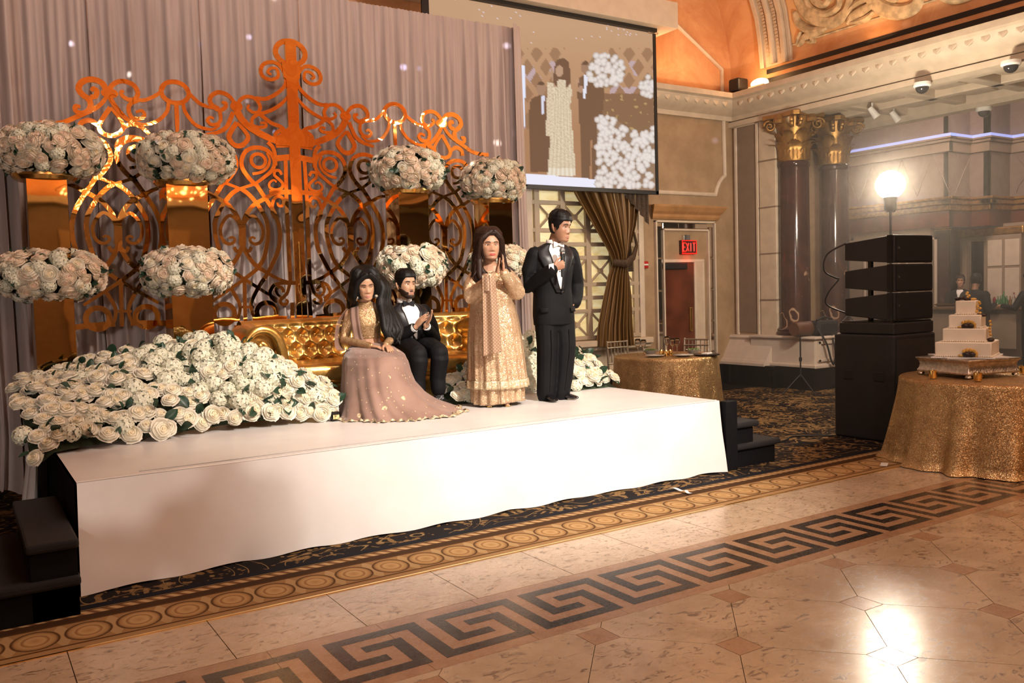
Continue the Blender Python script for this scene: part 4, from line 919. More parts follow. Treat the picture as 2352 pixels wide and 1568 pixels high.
body=remesh(b,'body',.0048,M['skin_tan'],man,2)
hd.face(body,'lip_man',.75,1.25,gaze=(.002,-.001))
hd.cap(man,'hair_black',lambda d,l: (.066 if d<38 else .066-.05*(d-38)/27 if d<65 else .0-.03*(d-65)/20 if d<85 else .0 if d<100 else -.055),lambda d,z:.011+.015*max(0,(z-.05)/.07)+.006*(d>100))
TT=[(.69,.01,.015,.195,.135,.135),(.80,.005,.015,.20,.145,.135),(.95,.0,.015,.188,.14,.125),(1.05,.0,.015,.18,.135,.12),(1.2,.0,.012,.20,.14,.125),(1.32,.005,.012,.225,.125,.12),(1.385,.01,.014,.20,.09,.10),(1.43,.012,.012,.13,.07,.08),(1.455,.014,.01,.075,.06,.065)]
tf=torso_fn(TT)
b=MB(); loft(b,tf,.70,1.455,18)
limbs(b,[RS+V((.02,0,-.0)),RS.lerp(RE,.5)+V((-.012,.0,0)),RE,RE.lerp(RW,.55),RW-V((.01,-.015,.01))],[.082,.078,.072,.066,.056]); limbs(b,[LS+V((-.02,0,0)),LS.lerp(LE,.5),LE,LE.lerp(LW,.5),LW+V((-.02,0,.03))],[.082,.076,.070,.064,.06])
remesh(b,'jacket',.008,M['tux'],man,5)
patch(tf,[(-24,1.44),(-15,1.33),(1,1.03)],[(16,1.445),(14,1.33),(5,1.03)],.006,'shirt_front','shirt',man)
patch(tf,[(-62,1.43),(-44,1.30),(-6,1.0)],[(-26,1.45),(-14,1.33),(3,1.0)],.013,'lapel','satin',man,8,16); patch(tf,[(20,1.45),(12,1.33),(4,1.0)],[(50,1.43),(40,1.30),(12,1.0)],.013,'lapel','satin',man,8,16)
for s_ in(-1,1): MB().rings([[V((nk[0]+.004+s_*(r_*math.sin(a)),nk[1]-.002-r_*math.cos(a)*.95,z+(.0 if a<2 else .006))) for a in[.12+i*.3 for i in range(11)]] for r_,z in((.070,1.425),(.073,1.455),(.071,1.482))],cap=False,closed=False).build('shirt_collar',M['shirt'],man,180,solid=.006)
bow_tie((.026,-.078,1.437),man,'shirt',.95)
for z in(1.33,1.26,1.19): MB().ell(tf(math.radians(1),z,.014),(.007,.004,.007),8,5).build('shirt_stud',M['satin'],man)
MB().ell(tf(math.radians(5),1.0,.02),(.011,.006,.011),10,6).build('jacket_button',M['satin'],man)
for s_,zz_ in((-1,.84),(1,.84)): patch(tf,[(s_*30,zz_+.022),(s_*30,zz_-.022)],[(s_*58,zz_+.022),(s_*58,zz_-.022)],.010,'pocket_flap','tux',man,6,3)
patch(tf,[(38,1.275),(38,1.25)],[(52,1.285),(52,1.26)],.012,'breast_pocket','tux',man,6,3)
w0=RW; MB().tube([w0-V((.03,-.018,.0)),w0+V((.006,-.006,.006))],[.040,.042],14).build('shirt_cuff',M['shirt'],man)
b=MB(); limbs(b,[(0,.015,.92),(0,.015,.80),(.01,.015,.72)],[(.165,.12),(.175,.13),(.16,.12)],ref=(0,1,0))
limbs(b,[(-.075,.01,.78),(-.08,-.01,.5),(-.085,.01,.22),(-.092,.02,.055)],[.112,.098,.092,.088]); limbs(b,[(.095,.01,.78),(.105,-.015,.5),(.088,.01,.22),(.058,.02,.055)],[.112,.098,.092,.088])
remesh(b,'trousers',.008,M['tux'],man,5)
for x0,x1 in((-.083,-.092),(.10,.06)): MB().tube([(x0,-.115,.66),(x0+.002,-.112,.45),((x0+x1)/2,-.085,.25),(x1,-.07,.09)],[.004]*4,6).build('crease',M['tux'],man)
shoe((-.092,.0,0),(-.085,-.19,0),man); shoe((.06,.02,0),(.16,-.135,0),man)
mic=thing('microphone','black handheld microphone with silver grille in the man\'s right hand','microphone'); 
hw=body.matrix_basis; Rm=Matrix.Translation(man.location)@Matrix.Rotation(math.radians(-10),4,'Z')
ax=(Rm.to_3x3()@V((.06,.10,1))).normalized(); hp=Rm@(RW+HD*.090+HN*.026)+ax*.015; mic.location=hp; mic.rotation_euler=ax.to_track_quat('Z','Y').to_euler()
MB().lathe([(.011,-.13),(.0135,-.12),(.016,.05),(.021,.07),(.021,.075)],seg=16).build('handle',M['black'],mic); MB().lathe([(.0225,.075),(.0235,.082),(.0225,.09)],seg=16).build('collar_ring',M['chrome'],mic)
MB().ell((0,0,.112),(.025,.025,.028),16,10).build('grille',plain('steel_mesh_grille',(.25,.25,.25),.4,.8,bump=.8,bscale=400),mic)
# ------------------------------------------------------------------ seated groom
gr=thing('person','seated man with beard in black tuxedo clapping on the gold sofa','person',(3.60,7.45,H),math.radians(-5))
hd=Head((-.035,-.05,1.105),math.radians(13),math.radians(1),0,1.03,1.05); nk=(-.04,.0,.935)
RS,RE,RW=V((-.20,.0,.855)),V((-.215,-.10,.585)),V((-.055,-.31,.72)); LS,LE,LW=V((.175,.0,.855)),V((.205,-.12,.59)),V((.04,-.33,.73))
b=MB(); hd.skull(b,nk)
limbs(b,[(-.02,.0,.86),(-.02,.01,.7),(0,.0,.5)],[(.08,.055),(.15,.11),(.16,.12)],ref=(0,1,0)); limbs(b,[RS,RE,RW],[.05,.042,.028]); limbs(b,[LS,LE,LW],[.05,.042,.028])
KR,KL,AR,AL=V((-.10,-.48,.485)),V((.095,-.50,.49)),V((-.11,-.46,.09)),V((.085,-.47,.09))
limbs(b,[(-.09,.0,.50),KR+V((0,.03,-.02)),AR],[.075,.05,.04]); limbs(b,[(.09,.0,.50),KL+V((0,.03,-.02)),AL],[.075,.05,.04])
hand(b,RW,(.45,-.42,.62),(.75,.2,-.35),1,(.12,.12,.1),.05,.25); hand(b,LW,(.28,-.42,.68),(-.8,.1,.35),-1,(.12,.14,.1),.05,.25)
body=remesh(b,'body',.0048,M['skin_light'],gr,2); hd.face(body,'lip_man',.9,1.35,gaze=(.004,0))
hd.cap(gr,'hair_black',lambda d,l:(.074 if d<34 else .074-.035*(d-34)/20 if d<54 else .035-.06*(d-54)/22 if d<76 else -.02 if d<88 else .0 if d<100 else -.06),lambda d,z:.007+.022*max(0,(z-.04)/.08))
def bl(root,hd):
    rs=[]
    for i in range(23):
        z=-.1215+.095*i/22; r=[]
        for j in range(61):
            dd=-100+200*j/60; ph=math.radians(dd); a=abs(dd); top=(-.044 if a<6 else -.048 if a<14 else -.058 if a<38 else -.058+.045*(a-38)/50)
            x=hpt(ph,z).x; m=min(1,max(0,(top-z)/.006+.5)); mouth=(abs(x)<.027 and -.083<z<-.059); o=-.006+.0105*m-(.012 if mouth else 0); r.append(hd.T(hpt(ph,z,o)-V((0,.001,0))))
        rs.append(r)
    return MB().rings(rs,cap=False,closed=False).build('beard',M['beard'],root,180)
bl(gr,hd)
TT=[(.42,.0,.0,.20,.15,.14),(.55,-.005,.0,.19,.145,.13),(.68,-.015,.0,.185,.13,.125),(.78,-.015,.0,.20,.13,.125),(.85,-.015,.0,.205,.115,.115),(.895,-.02,.0,.175,.085,.095),(.93,-.025,.0,.11,.066,.075),(.95,-.03,.0,.07,.058,.06)]
tf=torso_fn(TT)
b=MB(); loft(b,tf,.42,.95,16)
limbs(b,[RS+V((.02,0,0)),RS.lerp(RE,.5)+V((-.01,0,0)),RE,RE.lerp(RW,.55),RW-V((.015,-.03,.012))],[.074,.07,.066,.06,.050]); limbs(b,[LS+V((-.02,0,0)),LS.lerp(LE,.5)+V((.01,0,0)),LE,LE.lerp(LW,.55),LW-V((-.015,-.03,.012))],[.074,.07,.066,.06,.050])
remesh(b,'jacket',.008,M['tux'],gr,5)
patch(tf,[(-26,.935),(-17,.85),(2,.60)],[(26,.935),(20,.85),(7,.60)],.006,'shirt_front','shirt',gr)
patch(tf,[(-70,.915),(-46,.82),(-4,.585)],[(-30,.945),(-16,.85),(4,.585)],.013,'lapel','satin',gr,8,16); patch(tf,[(30,.945),(19,.85),(6,.585)],[(70,.915),(50,.82),(14,.585)],.013,'lapel','satin',gr,8,16)
for s_ in(-1,1): MB().rings([[V((nk[0]+.002+s_*(r_*math.sin(a)),nk[1]-r_*math.cos(a)*.95,z+(.0 if a<2 else .006))) for a in[.10+i*.3 for i in range(11)]] for r_,z in((.066,.925),(.069,.955),(.066,.985))],cap=False,closed=False).build('shirt_collar',M['shirt'],gr,180,solid=.006)
bow_tie((-.03,-.078,.935),gr,'satin',1.0)
patch(tf,[(44,.815),(44,.79)],[(56,.83),(58,.795)],.02,'pocket_square','shirt',gr,5,4)
for w0,e in((RW,RE),(LW,LE)):
    d=(w0-e).normalized(); MB().tube([w0-d*.055,w0-d*.008],[.040,.041],14).build('shirt_cuff',M['shirt'],gr)
MB().tube([RW+V((.027*math.cos(a),.0,.022*math.sin(a)))+V((0,-.006,.006)) for a in[i*.7 for i in range(10)]],.004,6).build('wrist_cord',M['black'],gr)
b=MB(); limbs(b,[(-.12,.02,.51),(.12,.02,.51)],[.115,.115]); b.ell(KR+V((0,.02,-.01)),(.088,.092,.086),16,10); b.ell(KL+V((0,.02,-.01)),(.088,.092,.086),16,10); limbs(b,[(-.09,.0,.51),(-.1,-.25,.525),KR+V((0,.02,.0)),KR+V((0,.0,-.06)),AR+V((0,.01,.16)),AR+V((0,.0,.06))],[.105,.10,.088,.085,.074,.07]); limbs(b,[(.09,.0,.51),(.1,-.25,.525),KL+V((0,.02,.0)),KL+V((0,0,-.06)),AL+V((0,.01,.16)),AL+V((0,0,.06))],[.105,.10,.088,.085,.074,.07])
remesh(b,'trousers',.008,M['tux'],gr,5)
g=G('dotted_black_sock',.8,color=(.015,.015,.015)); v=g.vor(95); g.col(g.mix((v<.28),(.012,.012,.013),(.55,.52,.5))); M['sock']=g.m
for A in(AR,AL): MB().tube([A+V((0,.005,.13)),A+V((0,.0,.0)),A+V((0,-.02,-.04))],[.048,.046,.045],14,ends=True).build('sock',M['sock'],gr)
shoe((AR.x,AR.y+.01,0),(AR.x-.02,AR.y-.18,0),gr); shoe((AL.x,AL.y+.01,0),(AL.x+.04,AL.y-.17,0),gr)
# ------------------------------------------------------------------ sequin cloths
def sequin(name,a,b_,scale=230,metal=.75,rough=.28,vs=9):
    g=G(name,rough,metal,color=a); v=g.vor(scale,out='Color') if 0 else g.vor(scale); f=g.noise(vs,4,.6,dist=1); c=S(g.t,g.t.nodes.new('ShaderNodeTexVoronoi').outputs['Distance']); n=c.k.node; n.inputs['Scale'].default_value=scale; g.t.links.new(g.tc(),n.inputs['Vector'])
    w_=g.t.nodes.new('ShaderNodeTexWhiteNoise'); g.t.links.new(n.outputs['Position'],w_.inputs['Vector']); wn=S(g.t,w_.outputs['Value'])
    g.col(g.mix(f.step(.35,.65),a,b_)).set('Roughness',wn*.25+rough-.1)
    gn=g.t.nodes.new('ShaderNodeNewGeometry'); sub=g.t.nodes.new('ShaderNodeVectorMath'); sub.operation='SUBTRACT'; sub.inputs[1].default_value=(.5,.5,.5); g.t.links.new(w_.outputs['Color'],sub.inputs[0])
    sc_=g.t.nodes.new('ShaderNodeVectorMath'); sc_.operation='SCALE'; sc_.inputs['Scale'].default_value=.75; g.t.links.new(sub.outputs[0],sc_.inputs[0])
    ad=g.t.nodes.new('ShaderNodeVectorMath'); g.t.links.new(gn.outputs['Normal'],ad.inputs[0]); g.t.links.new(sc_.outputs[0],ad.inputs[1]); nm=g.t.nodes.new('ShaderNodeVectorMath'); nm.operation='NORMALIZE'; g.t.links.new(ad.outputs[0],nm.inputs[0]); g.t.links.new(nm.outputs[0],g.p.inputs['Normal'])
    return g.m
M['seq_dress']=sequin('champagne_sequin_cloth',(.52,.34,.20),(.62,.44,.28),240,.45,.34,14); M['seq_bodice']=sequin('bronze_sequin_cloth',(.44,.27,.13),(.56,.38,.21),300,.55,.32,22)
M['seq_trim']=sequin('pale_gold_sequin_trim',(.62,.48,.29),(.70,.58,.38),260,.5,.3,30); M['seq_table']=sequin('gold_sequin_tablecloth',(.48,.31,.145),(.60,.41,.20),210,.8,.34,5)
# ------------------------------------------------------------------ bride
br=thing('person','seated bride with long black hair in a mauve and gold lehenga','person',(3.11,7.2,H),math.radians(-20))
hd=Head((-.045,-.09,1.105),math.radians(10),math.radians(17),math.radians(-4),.97,1.10); nk=(-.05,-.02,.94)
RS,RE,RW=V((-.195,-.0,.86)),V((-.245,-.06,.635)),V((-.03,-.29,.585)); LS,LE,LW=V((.10,-.0,.865)),V((.19,-.06,.66)),V((.10,-.30,.59))
b=MB(); hd.skull(b,nk)
limbs(b,[(-.05,-.01,.85),(-.05,-.02,.76),(-.035,-.01,.66),(-.03,.0,.56),(-.02,-.02,.50)],[(.08,.045),(.115,.09),(.105,.085),(.115,.095),(.15,.12)],ref=(0,1,0)); limbs(b,[RS,RE,RW],[.042,.035,.023]); limbs(b,[LS,LE,LW],[.042,.035,.023])
limbs(b,[(-.09,-.05,.50),(-.10,-.45,.47),(-.08,-.42,.06)],[.08,.055,.035]); limbs(b,[(.07,-.05,.50),(.09,-.45,.47),(.10,-.42,.06)],[.08,.055,.035])
hand(b,RW,(.80,-.52,-.12),(-.2,.1,-1),1,(.15,.2,.15),.04,.2,.9); hand(b,LW,(.25,-.85,-.25),(-.1,.0,-1),-1,(.15,.25,.2),.05,.2,.9)
body=remesh(b,'body',.0046,M['skin_light'],br,2); hd.face(body,'lip_nude',.50,1.0,gaze=(.002,-.004),shade=1)
hd.cap(br,'hair_black',lambda d,l:(.088 if d<20 else .088-.06*(d-20)/30 if d<50 else .028-.13*(d-50)/25 if d<75 else -.12),lambda d,z:.016+.010*max(0,(z-.0)/.12)+.030*min(1,max(0,(d-45)/40)))
def lock(pts,r0,r1,root,mat,k=9,wave=.012,fr=7,seed=0,name='hair_lock'):
    P=smooth3(pts,5); n=len(P); R=random.Random(seed)
    ph=R.random()*6; Q=[p+V((math.sin(i/n*fr*2+ph)*wave*(i/n),math.cos(i/n*fr*2+ph)*wave*.7*(i/n),0)) for i,p in enumerate(P)]
    return MB().tube(Q,[((r0+(r1-r0)*abs(i/n-.35))*(1 if i<n*.75 else max(.2,(n-i)/(n*.25))),(r0*.6)*(1 if i<n*.75 else max(.2,(n-i)/(n*.25)))) for i in range(n)],k,ref=(0,1,0),ends=True).build(name,M[mat],root,180)
def smooth3(p,n=6):
    p=[V(q) for q in p]; o=[]
    for i in range(len(p)-1):
        a=p[max(i-1,0)];b_=p[i];c=p[i+1];d=p[min(i+2,len(p)-1)]
        for k in range(n):
            t=k/n; o.append(.5*((2*b_)+(c-a)*t+(2*a-5*b_+4*c-d)*t*t+(-a+3*b_-3*c+d)*t**3))
    return o+[p[-1]]
RB=random.Random(5)
for i in range(26):   # swept forward over her left shoulder
    f=i/25; x0=.045+.05*f; lock([(x0-.04,-.03+.06*f,1.21),(x0+.055,-.06+.07*f,1.10),(.075+.07*f,-.09+.07*f,.95),(.09+.10*f+RB.uniform(-.02,.02),-.15+.06*f,.82),(.11+.12*f+RB.uniform(-.02,.02),-.20+.06*f,.70),(.13+.10*f+RB.uniform(-.03,.03),-.20+.03*f,.585+.05*RB.random())],.036,.027,br,'hair_black',8,.018,4,i)
for i in range(16):   # behind the right shoulder
    f=i/15; lock([(-.085-.02*f,-.06+.10*f,1.19),(-.150,-.04+.11*f,1.07),(-.172+.03*f,-.005+.10*f,.95),(-.165+.06*f,.05+.06*f,.84),(-.15+.08*f,.08,.74)],.038,.028,br,'hair_black',8,.012,4,50+i)
for i in range(9):   # face-framing sweeps from the parting
    f=i/8; o=.010+.022*f
    for q in(-1,1):
        a=[hd.T((.012+q*.012,-.078+.10*f,.118+.012*(1-f))),hd.T((q*(.066+o),-.074+.07*f,.062)),hd.T((q*(.082+o),-.055+.075*f,-.02)),hd.T((q*(.092+o),-.038+.075*f,-.10))]
        lock(a+([V((.105+.05*f,-.11+.08*f,.90)),V((.13+.06*f,-.16+.06*f,.78))] if q>0 else [V((-.165+.02*f,.0+.07*f,.92)),V((-.16+.04*f,.05+.04*f,.82))]),.024,.022,br,'hair_black',8,.008,3,80+i)
for q in(-1,1):
    e=hd.T((q*.084,-.02,-.05)); B=MB().lathe([(.002,0),(.011,-.008),(.002,-.018),(.016,-.03),(.02,-.042),(.013,-.058),(.002,-.07)],e,10); B.build('earring',M['seq_trim'] if 0 else plain('crystal_earring',(.8,.74,.62),.12,.6),br,0)
TT=[(.635,-.035,-.01,.115,.088,.082),(.70,-.045,-.012,.118,.10,.085),(.77,-.05,-.015,.132,.122,.09),(.82,-.05,-.015,.138,.112,.09),(.87,-.05,-.012,.135,.085,.08),(.905,-.05,-.012,.10,.066,.07),(.93,-.05,-.022,.070,.070,.060),(.968,-.05,-.030,.064,.064,.056)]
tf=torso_fn(TT,2.1); b=MB(); loft(b,tf,.64,.965,14)
for A,B,Cc in((RS,RE,RW),(LS,LE,LW)): limbs(b,[A+V((.02 if A.x<0 else -.02,0,0)),A.lerp(B,.5),B,B.lerp(Cc,.6),Cc],[.052,.047,.042,.036,.029])
remesh(b,'sequin_blouse',.0065,M['seq_bodice'],br,3)
MB().rings([[V((-.035+q*math.sin(a),-.01-q*.8*math.cos(a),z)) for a in[2*PI*i/28 for i in range(28)]] for q,z in((.117,.56),(.128,.575),(.122,.598),(.114,.60))]).build('waistband',M['seq_trim'],br)
g=G('mauve_tulle',.7,spec=.2,color=(.27,.165,.125)); n=g.noise(4,4); v=g.vor(24); v2=g.vor(6.5)
c=g.mix(n.step(.3,.7),(.22,.13,.098),(.32,.20,.155)); c=g.mix((v<.13),c,(.68,.48,.27)); c=g.mix((v2<.13)*g.noise(40,2).step(.4,.6),c,(.74,.56,.33)); g.col(c); g.p.inputs['Sheen Weight'].default_value=.3; M['tulle']=g.m
SK=[(.60,-.03,-.01,.125,.10),(.57,-.02,-.08,.19,.19),(.535,-.01,-.17,.235,.31),(.50,.0,-.22,.265,.375),(.44,.005,-.25,.285,.40),(.36,.01,-.27,.295,.41),(.27,.02,-.30,.315,.43),(.17,.055,-.33,.36,.45),(.09,.10,-.36,.43,.475),(.03,.16,-.385,.51,.50),(.008,.18,-.39,.55,.52)]
def skirtf(u,v,o=0):
    k=v*(len(SK)-1); i=min(int(k),len(SK)-2); t=k-i; z,cx,cyy,a,bb=[p+(q-p)*t for p,q in zip(SK[i],SK[i+1])]; ph=2*PI*u+PI
    w_=v*v; f=1+w_*(.045*math.sin(ph*11+2*noise.noise(V((math.cos(ph)*2,math.sin(ph)*2,v*2))))+.03*math.sin(ph*23+1+v*2)+.10*noise.noise(V((math.cos(ph)*1.6,math.sin(ph)*1.6,v)))) +.012*math.sin(ph*17)*(1-w_)
    return V((cx+(a*f+o)*math.sin(ph),cyy-(bb*f+o)*math.cos(ph),z+.018*noise.noise(V((2*math.cos(ph),2*math.sin(ph),v*7)))*(v>.1)*(1-v)))
gridobj('tulle_skirt',200,60,skirtf,M['tulle'],br)
gridobj('ruffled_hem',300,5,lambda u,v:skirtf(u,.955+.045*v,.012+.014*math.sin(u*2*PI*60))+V((0,0,.012*math.sin(u*2*PI*47)*(v<.99))),M['seq_trim'],br,180,.003)
g=G('sheer_mauve_veil',.7,color=(.30,.185,.145),Alpha=.62); M['veil']=g.m
gridobj('scarf',10,40,lambda u,v:(lambda q:V((q.x+(u-.5)*.075,q.y-.012*math.sin(u*9),q.z+(u-.5)*.02)))(smooth3([(-.15,.06,.84),(-.145,-.03,.925),(-.15,-.105,.86),(-.145,-.165,.77),(-.13,-.15,.66),(-.10,-.20,.585)],8)[min(40,int(v*40))]),M['veil'],br,180,.002)
gridobj('scarf',10,40,lambda u,v:(lambda q:V((q.x+(u-.5)*.06,q.y+(u-.5)*.14,q.z)))(smooth3([(-.19,.02,.91),(-.27,.0,.80),(-.30,-.04,.66),(-.29,-.12,.56),(-.2,-.22,.56)],10)[min(40,int(v*40))]),M['veil'],br,180,.002)
for i in range(5): p=RW.lerp(RE,.04*i+.02); MB().tube([p+V((0,.030*math.cos(a),.030*math.sin(a))) for a in[k*.5 for k in range(14)]],.0025,6).build('bangle',M['brass'],br)
# ------------------------------------------------------------------ standing woman, palms together
r0=at(1146,930,'z',H); wo=thing('person','standing woman in champagne sequin gown with palms pressed together','person',(r0.x,r0.y,H),math.radians(-27))
hd=Head((-.045,-.05,1.425),math.radians(12),math.radians(2),0,1.02,1.20); nk=(-.045,.0,1.25)
RS,RE,RW=V((-.195,.01,1.145)),V((-.235,-.13,.985)),V((-.012,-.275,1.165)); LS,LE,LW=V((.135,.01,1.15)),V((.185,-.12,1.01)),V((.052,-.285,1.185))
b=MB(); hd.skull(b,nk)
limbs(b,[(-.04,.01,1.19),(-.03,.0,1.0),(-.02,.01,.85),(-.02,.02,.72)],[(.14,.10),(.16,.14),(.16,.15),(.17,.15)],ref=(0,1,0)); limbs(b,[RS,RE,RW],[.055,.045,.026]); limbs(b,[LS,LE,LW],[.055,.045,.026])
limbs(b,[(-.09,.02,.75),(-.09,.0,.42),(-.095,.03,.07)],[.09,.06,.04]); limbs(b,[(.06,.02,.75),(.06,.0,.42),(.065,.03,.07)],[.09,.06,.04])
for x in(-.095,.065): limbs(b,[(x,.045,.05),(x,-.05,.035),(x,-.135,.02)],[.03,.034,.022])
hand(b,RW,(.22,-.18,1),(1,.1,-.1),1,(.03,.05,.03),.035,.1,.92); hand(b,LW,(-.02,-.2,1),(-1,.12,.1),-1,(.03,.05,.03),.035,.1,.92)
body=remesh(b,'body',.0048,M['skin_fair'],wo,2); hd.face(body,'lip_red',.85,1.0)
hd.cap(wo,'hair_brown',lambda d,l:(.092 if d<14 else .092-.055*(d-14)/34 if d<48 else .037-.14*(d-48)/24 if d<72 else -.12),lambda d,z:.012+.020*max(0,z/.12)+.016*min(1,max(0,(d-70)/40)))
for i in range(13):
    f=i/12
    lock([(-.085-.015*f,-.05+.08*f,1.55),(-.135,-.065+.09*f,1.46),(-.152,-.085+.10*f,1.33),(-.142+.02*math.sin(i),-.115+.12*f,1.23),(-.125+.05*math.sin(i*2),-.15+.14*f,1.15+.04*math.sin(i*3)),(-.10+.07*math.sin(i*1.7),-.165+.15*f,1.10+.05*math.sin(i*2.3))],.030,.020,wo,'hair_brown',8,.022,4,i)
    lock([(-.005+.015*f,-.06+.08*f,1.55),(.045,-.06+.09*f,1.47),(.066,-.06+.10*f,1.35),(.075+.015*math.sin(i),-.05+.11*f,1.25),(.11+.035*math.sin(i*2),-.05+.12*f,1.18+.03*math.sin(i*3)),(.15+.04*math.sin(i*1.7),-.05+.12*f,1.15+.03*math.sin(i*2.1))],.028,.016,wo,'hair_brown',8,.014,3,30+i)
for i in range(9):
    f=i/8; o=.006+.016*f
    for q in(-1,1):
        a=[hd.T((.01+q*.010,-.078+.10*f,.119+.010*(1-f))),hd.T((q*(.064+o),-.072+.07*f,.066)),hd.T((q*(.078+o),-.052+.075*f,-.02)),hd.T((q*(.086+o),-.034+.075*f,-.10))]
        lock(a+[V((hd.T((q*.10,0,0)).x+q*.015*math.sin(i),-.11+.12*f,1.24)),V((hd.T((q*.11,0,0)).x+q*.03+.02*math.sin(i*2),-.13+.12*f,1.16))],.022,.020,wo,'hair_brown',8,.012,4,60+i)
TT=[(.17,-.005,.02,.272,.235,.22),(.30,-.01,.015,.262,.225,.21),(.6,-.02,.01,.245,.205,.19),(.75,-.022,.005,.225,.195,.175),(.88,-.028,.0,.205,.185,.155),(1.0,-.03,-.005,.20,.195,.14),(1.08,-.032,.0,.195,.175,.135),(1.15,-.035,.005,.185,.125,.12),(1.20,-.04,.005,.15,.09,.095),(1.245,-.043,.003,.085,.068,.075)]
tf=torso_fn(TT,2.05)
def gown(ph,z): 
    k=max(0,(1.0-z)/.85); o=k*(.010*math.sin(ph*13)+.006*math.sin(ph*29+1)); return tf(ph,z,o)
b=MB(); loft(b,gown,.165,1.245,40,120)
for A,B,Cc in((RS,RE,RW),(LS,LE,LW)): limbs(b,[A+V((.03 if A.x<0 else -.03,0,0)),A.lerp(B,.5),B,B.lerp(Cc,.55),Cc-(Cc-B).normalized()*.01],[.082,.078,.072,.058,.040])
remesh(b,'sequin_gown',.0075,M['seq_dress'],wo,2)
gridobj('hem_border',140,4,lambda u,v:gown(2*PI*u,.165+.075*v)+(gown(2*PI*u,.2)-V((-.005,.02,.2))).normalized()*.006,M['seq_trim'],wo,180,.003)
gridobj('under_skirt',160,10,lambda u,v:(lambda ph:V((-.005+(.235+.012*math.sin(ph*15))*math.sin(ph),.02-(.205+.012*math.sin(ph*15))*math.cos(ph),.03+.17*v+.012*math.sin(ph*2))))(2*PI*u),M['seq_dress'],wo,180,.003)
g=G('lattice_beaded_scarf',.4,.35,color=(.46,.29,.19)); x,y,z=g.xyz(); a=((x+z)*34).fract()-.5; c_=((x-z)*34).fract()-.5; rr=(a*a+c_*c_).sqrt(); g.col(g.mix((rr<.27),(.44,.27,.18),(.64,.50,.33))); M['scarf']=g.m
gridobj('scarf',14,40,lambda u,v:V((-.135+.11*u+.05*v*u-.01*v,-.315-.025*math.cos(v*2.2)+.02*math.sin(u*8)-.01*v,1.165-.68*v+.03*(u-.5)*v)),M['scarf'],wo,180,.004)
MB().rings([[V((-.08+q*math.cos(a),-.30+q*math.sin(a)*.9,z)) for a in[2*PI*i/16 for i in range(16)]] for q,z in((.060,1.03),(.064,1.10),(.058,1.165),(.045,1.18))]).build('scarf_fold',M['scarf'],wo)
for w0,e in((RW,RE),(LW,LE)):
    d=(w0-e).normalized(); MB().tube([w0-d*.05,w0-d*.0],[.046,.044],14).build('beaded_cuff',M['seq_trim'],wo)
MB().tube([RW+V((.028*math.cos(a),.028*math.sin(a),.012)) for a in[k*.5 for k in range(14)]],.0035,6).build('bangle',M['brass'],wo)
MB().tube([V((-.043+.075*math.sin(a),-.0-.078*math.cos(a),1.235-.035*math.cos(a))) for a in[-1.5+k*.25 for k in range(13)]],.004,6).build('necklace',M['brass'],wo)
for x in(-.095,.065):
    MB().prism([(x-.036,.07),(x+.036,.07),(x+.042,-.09),(x+.02,-.155),(x-.02,-.155),(x-.042,-.09)],.003,.014,lambda u,v,d:(u,v,d)).build('sandal_sole',M['brass'],wo,0,bevel=.004); MB().tube([(x-.04,-.07,.015),(x,-.075,.06),(x+.04,-.07,.015)],[(.012,.003)]*3,6).build('sandal_strap',M['brass'],wo)
# ================================================================== PROJECTION SCREEN
SYY=9.85; tl,tr_,br_,bl_=at(995,15,'y',SYY),at(1502,74,'y',SYY),at(1505,438,'y',SYY),at(1100,420,'y',SYY)
sx0,sx1,sz0=at(985,40,'y',SYY).x,at(1503,300,'y',SYY).x,at(1506,438,'y',SYY).z; sz1=at(1502,73,'y',SYY).z
scr=thing('projection_screen','pull-down projection screen with black borders showing the couple in tan tones','screen',(0,SYY,0))
def px2(x,y): q=at(x,y,'y',SYY); return q.x,q.z
from math import hypot
RR=random.Random(3)
ros=[]
def scatter(n,fn,r):
    k=0
    while k<n:
        x,y=RR.uniform(1190,1502),RR.uniform(120,430)
        if fn(x,y): ros.append((x,y,r*RR.uniform(.8,1.2))); k+=1
inball=lambda x,y:((x-1392)/44)**2+((y-162)/40)**2<1; inball2=lambda x,y:((x-1490)/18)**2+((y-200)/26)**2<1
inbank=lambda x,y:x>1372 and y>266+max(0,(x-1400))*.62-max(0,x-1470)*1.2
scatter(75,inball,7); scatter(18,inball2,7); scatter(280,inbank,6.8)
from collections import defaultdict
cell=defaultdict(list)
for q in ros: cell[(int(q[0]//12),int(q[1]//12))].append(q)
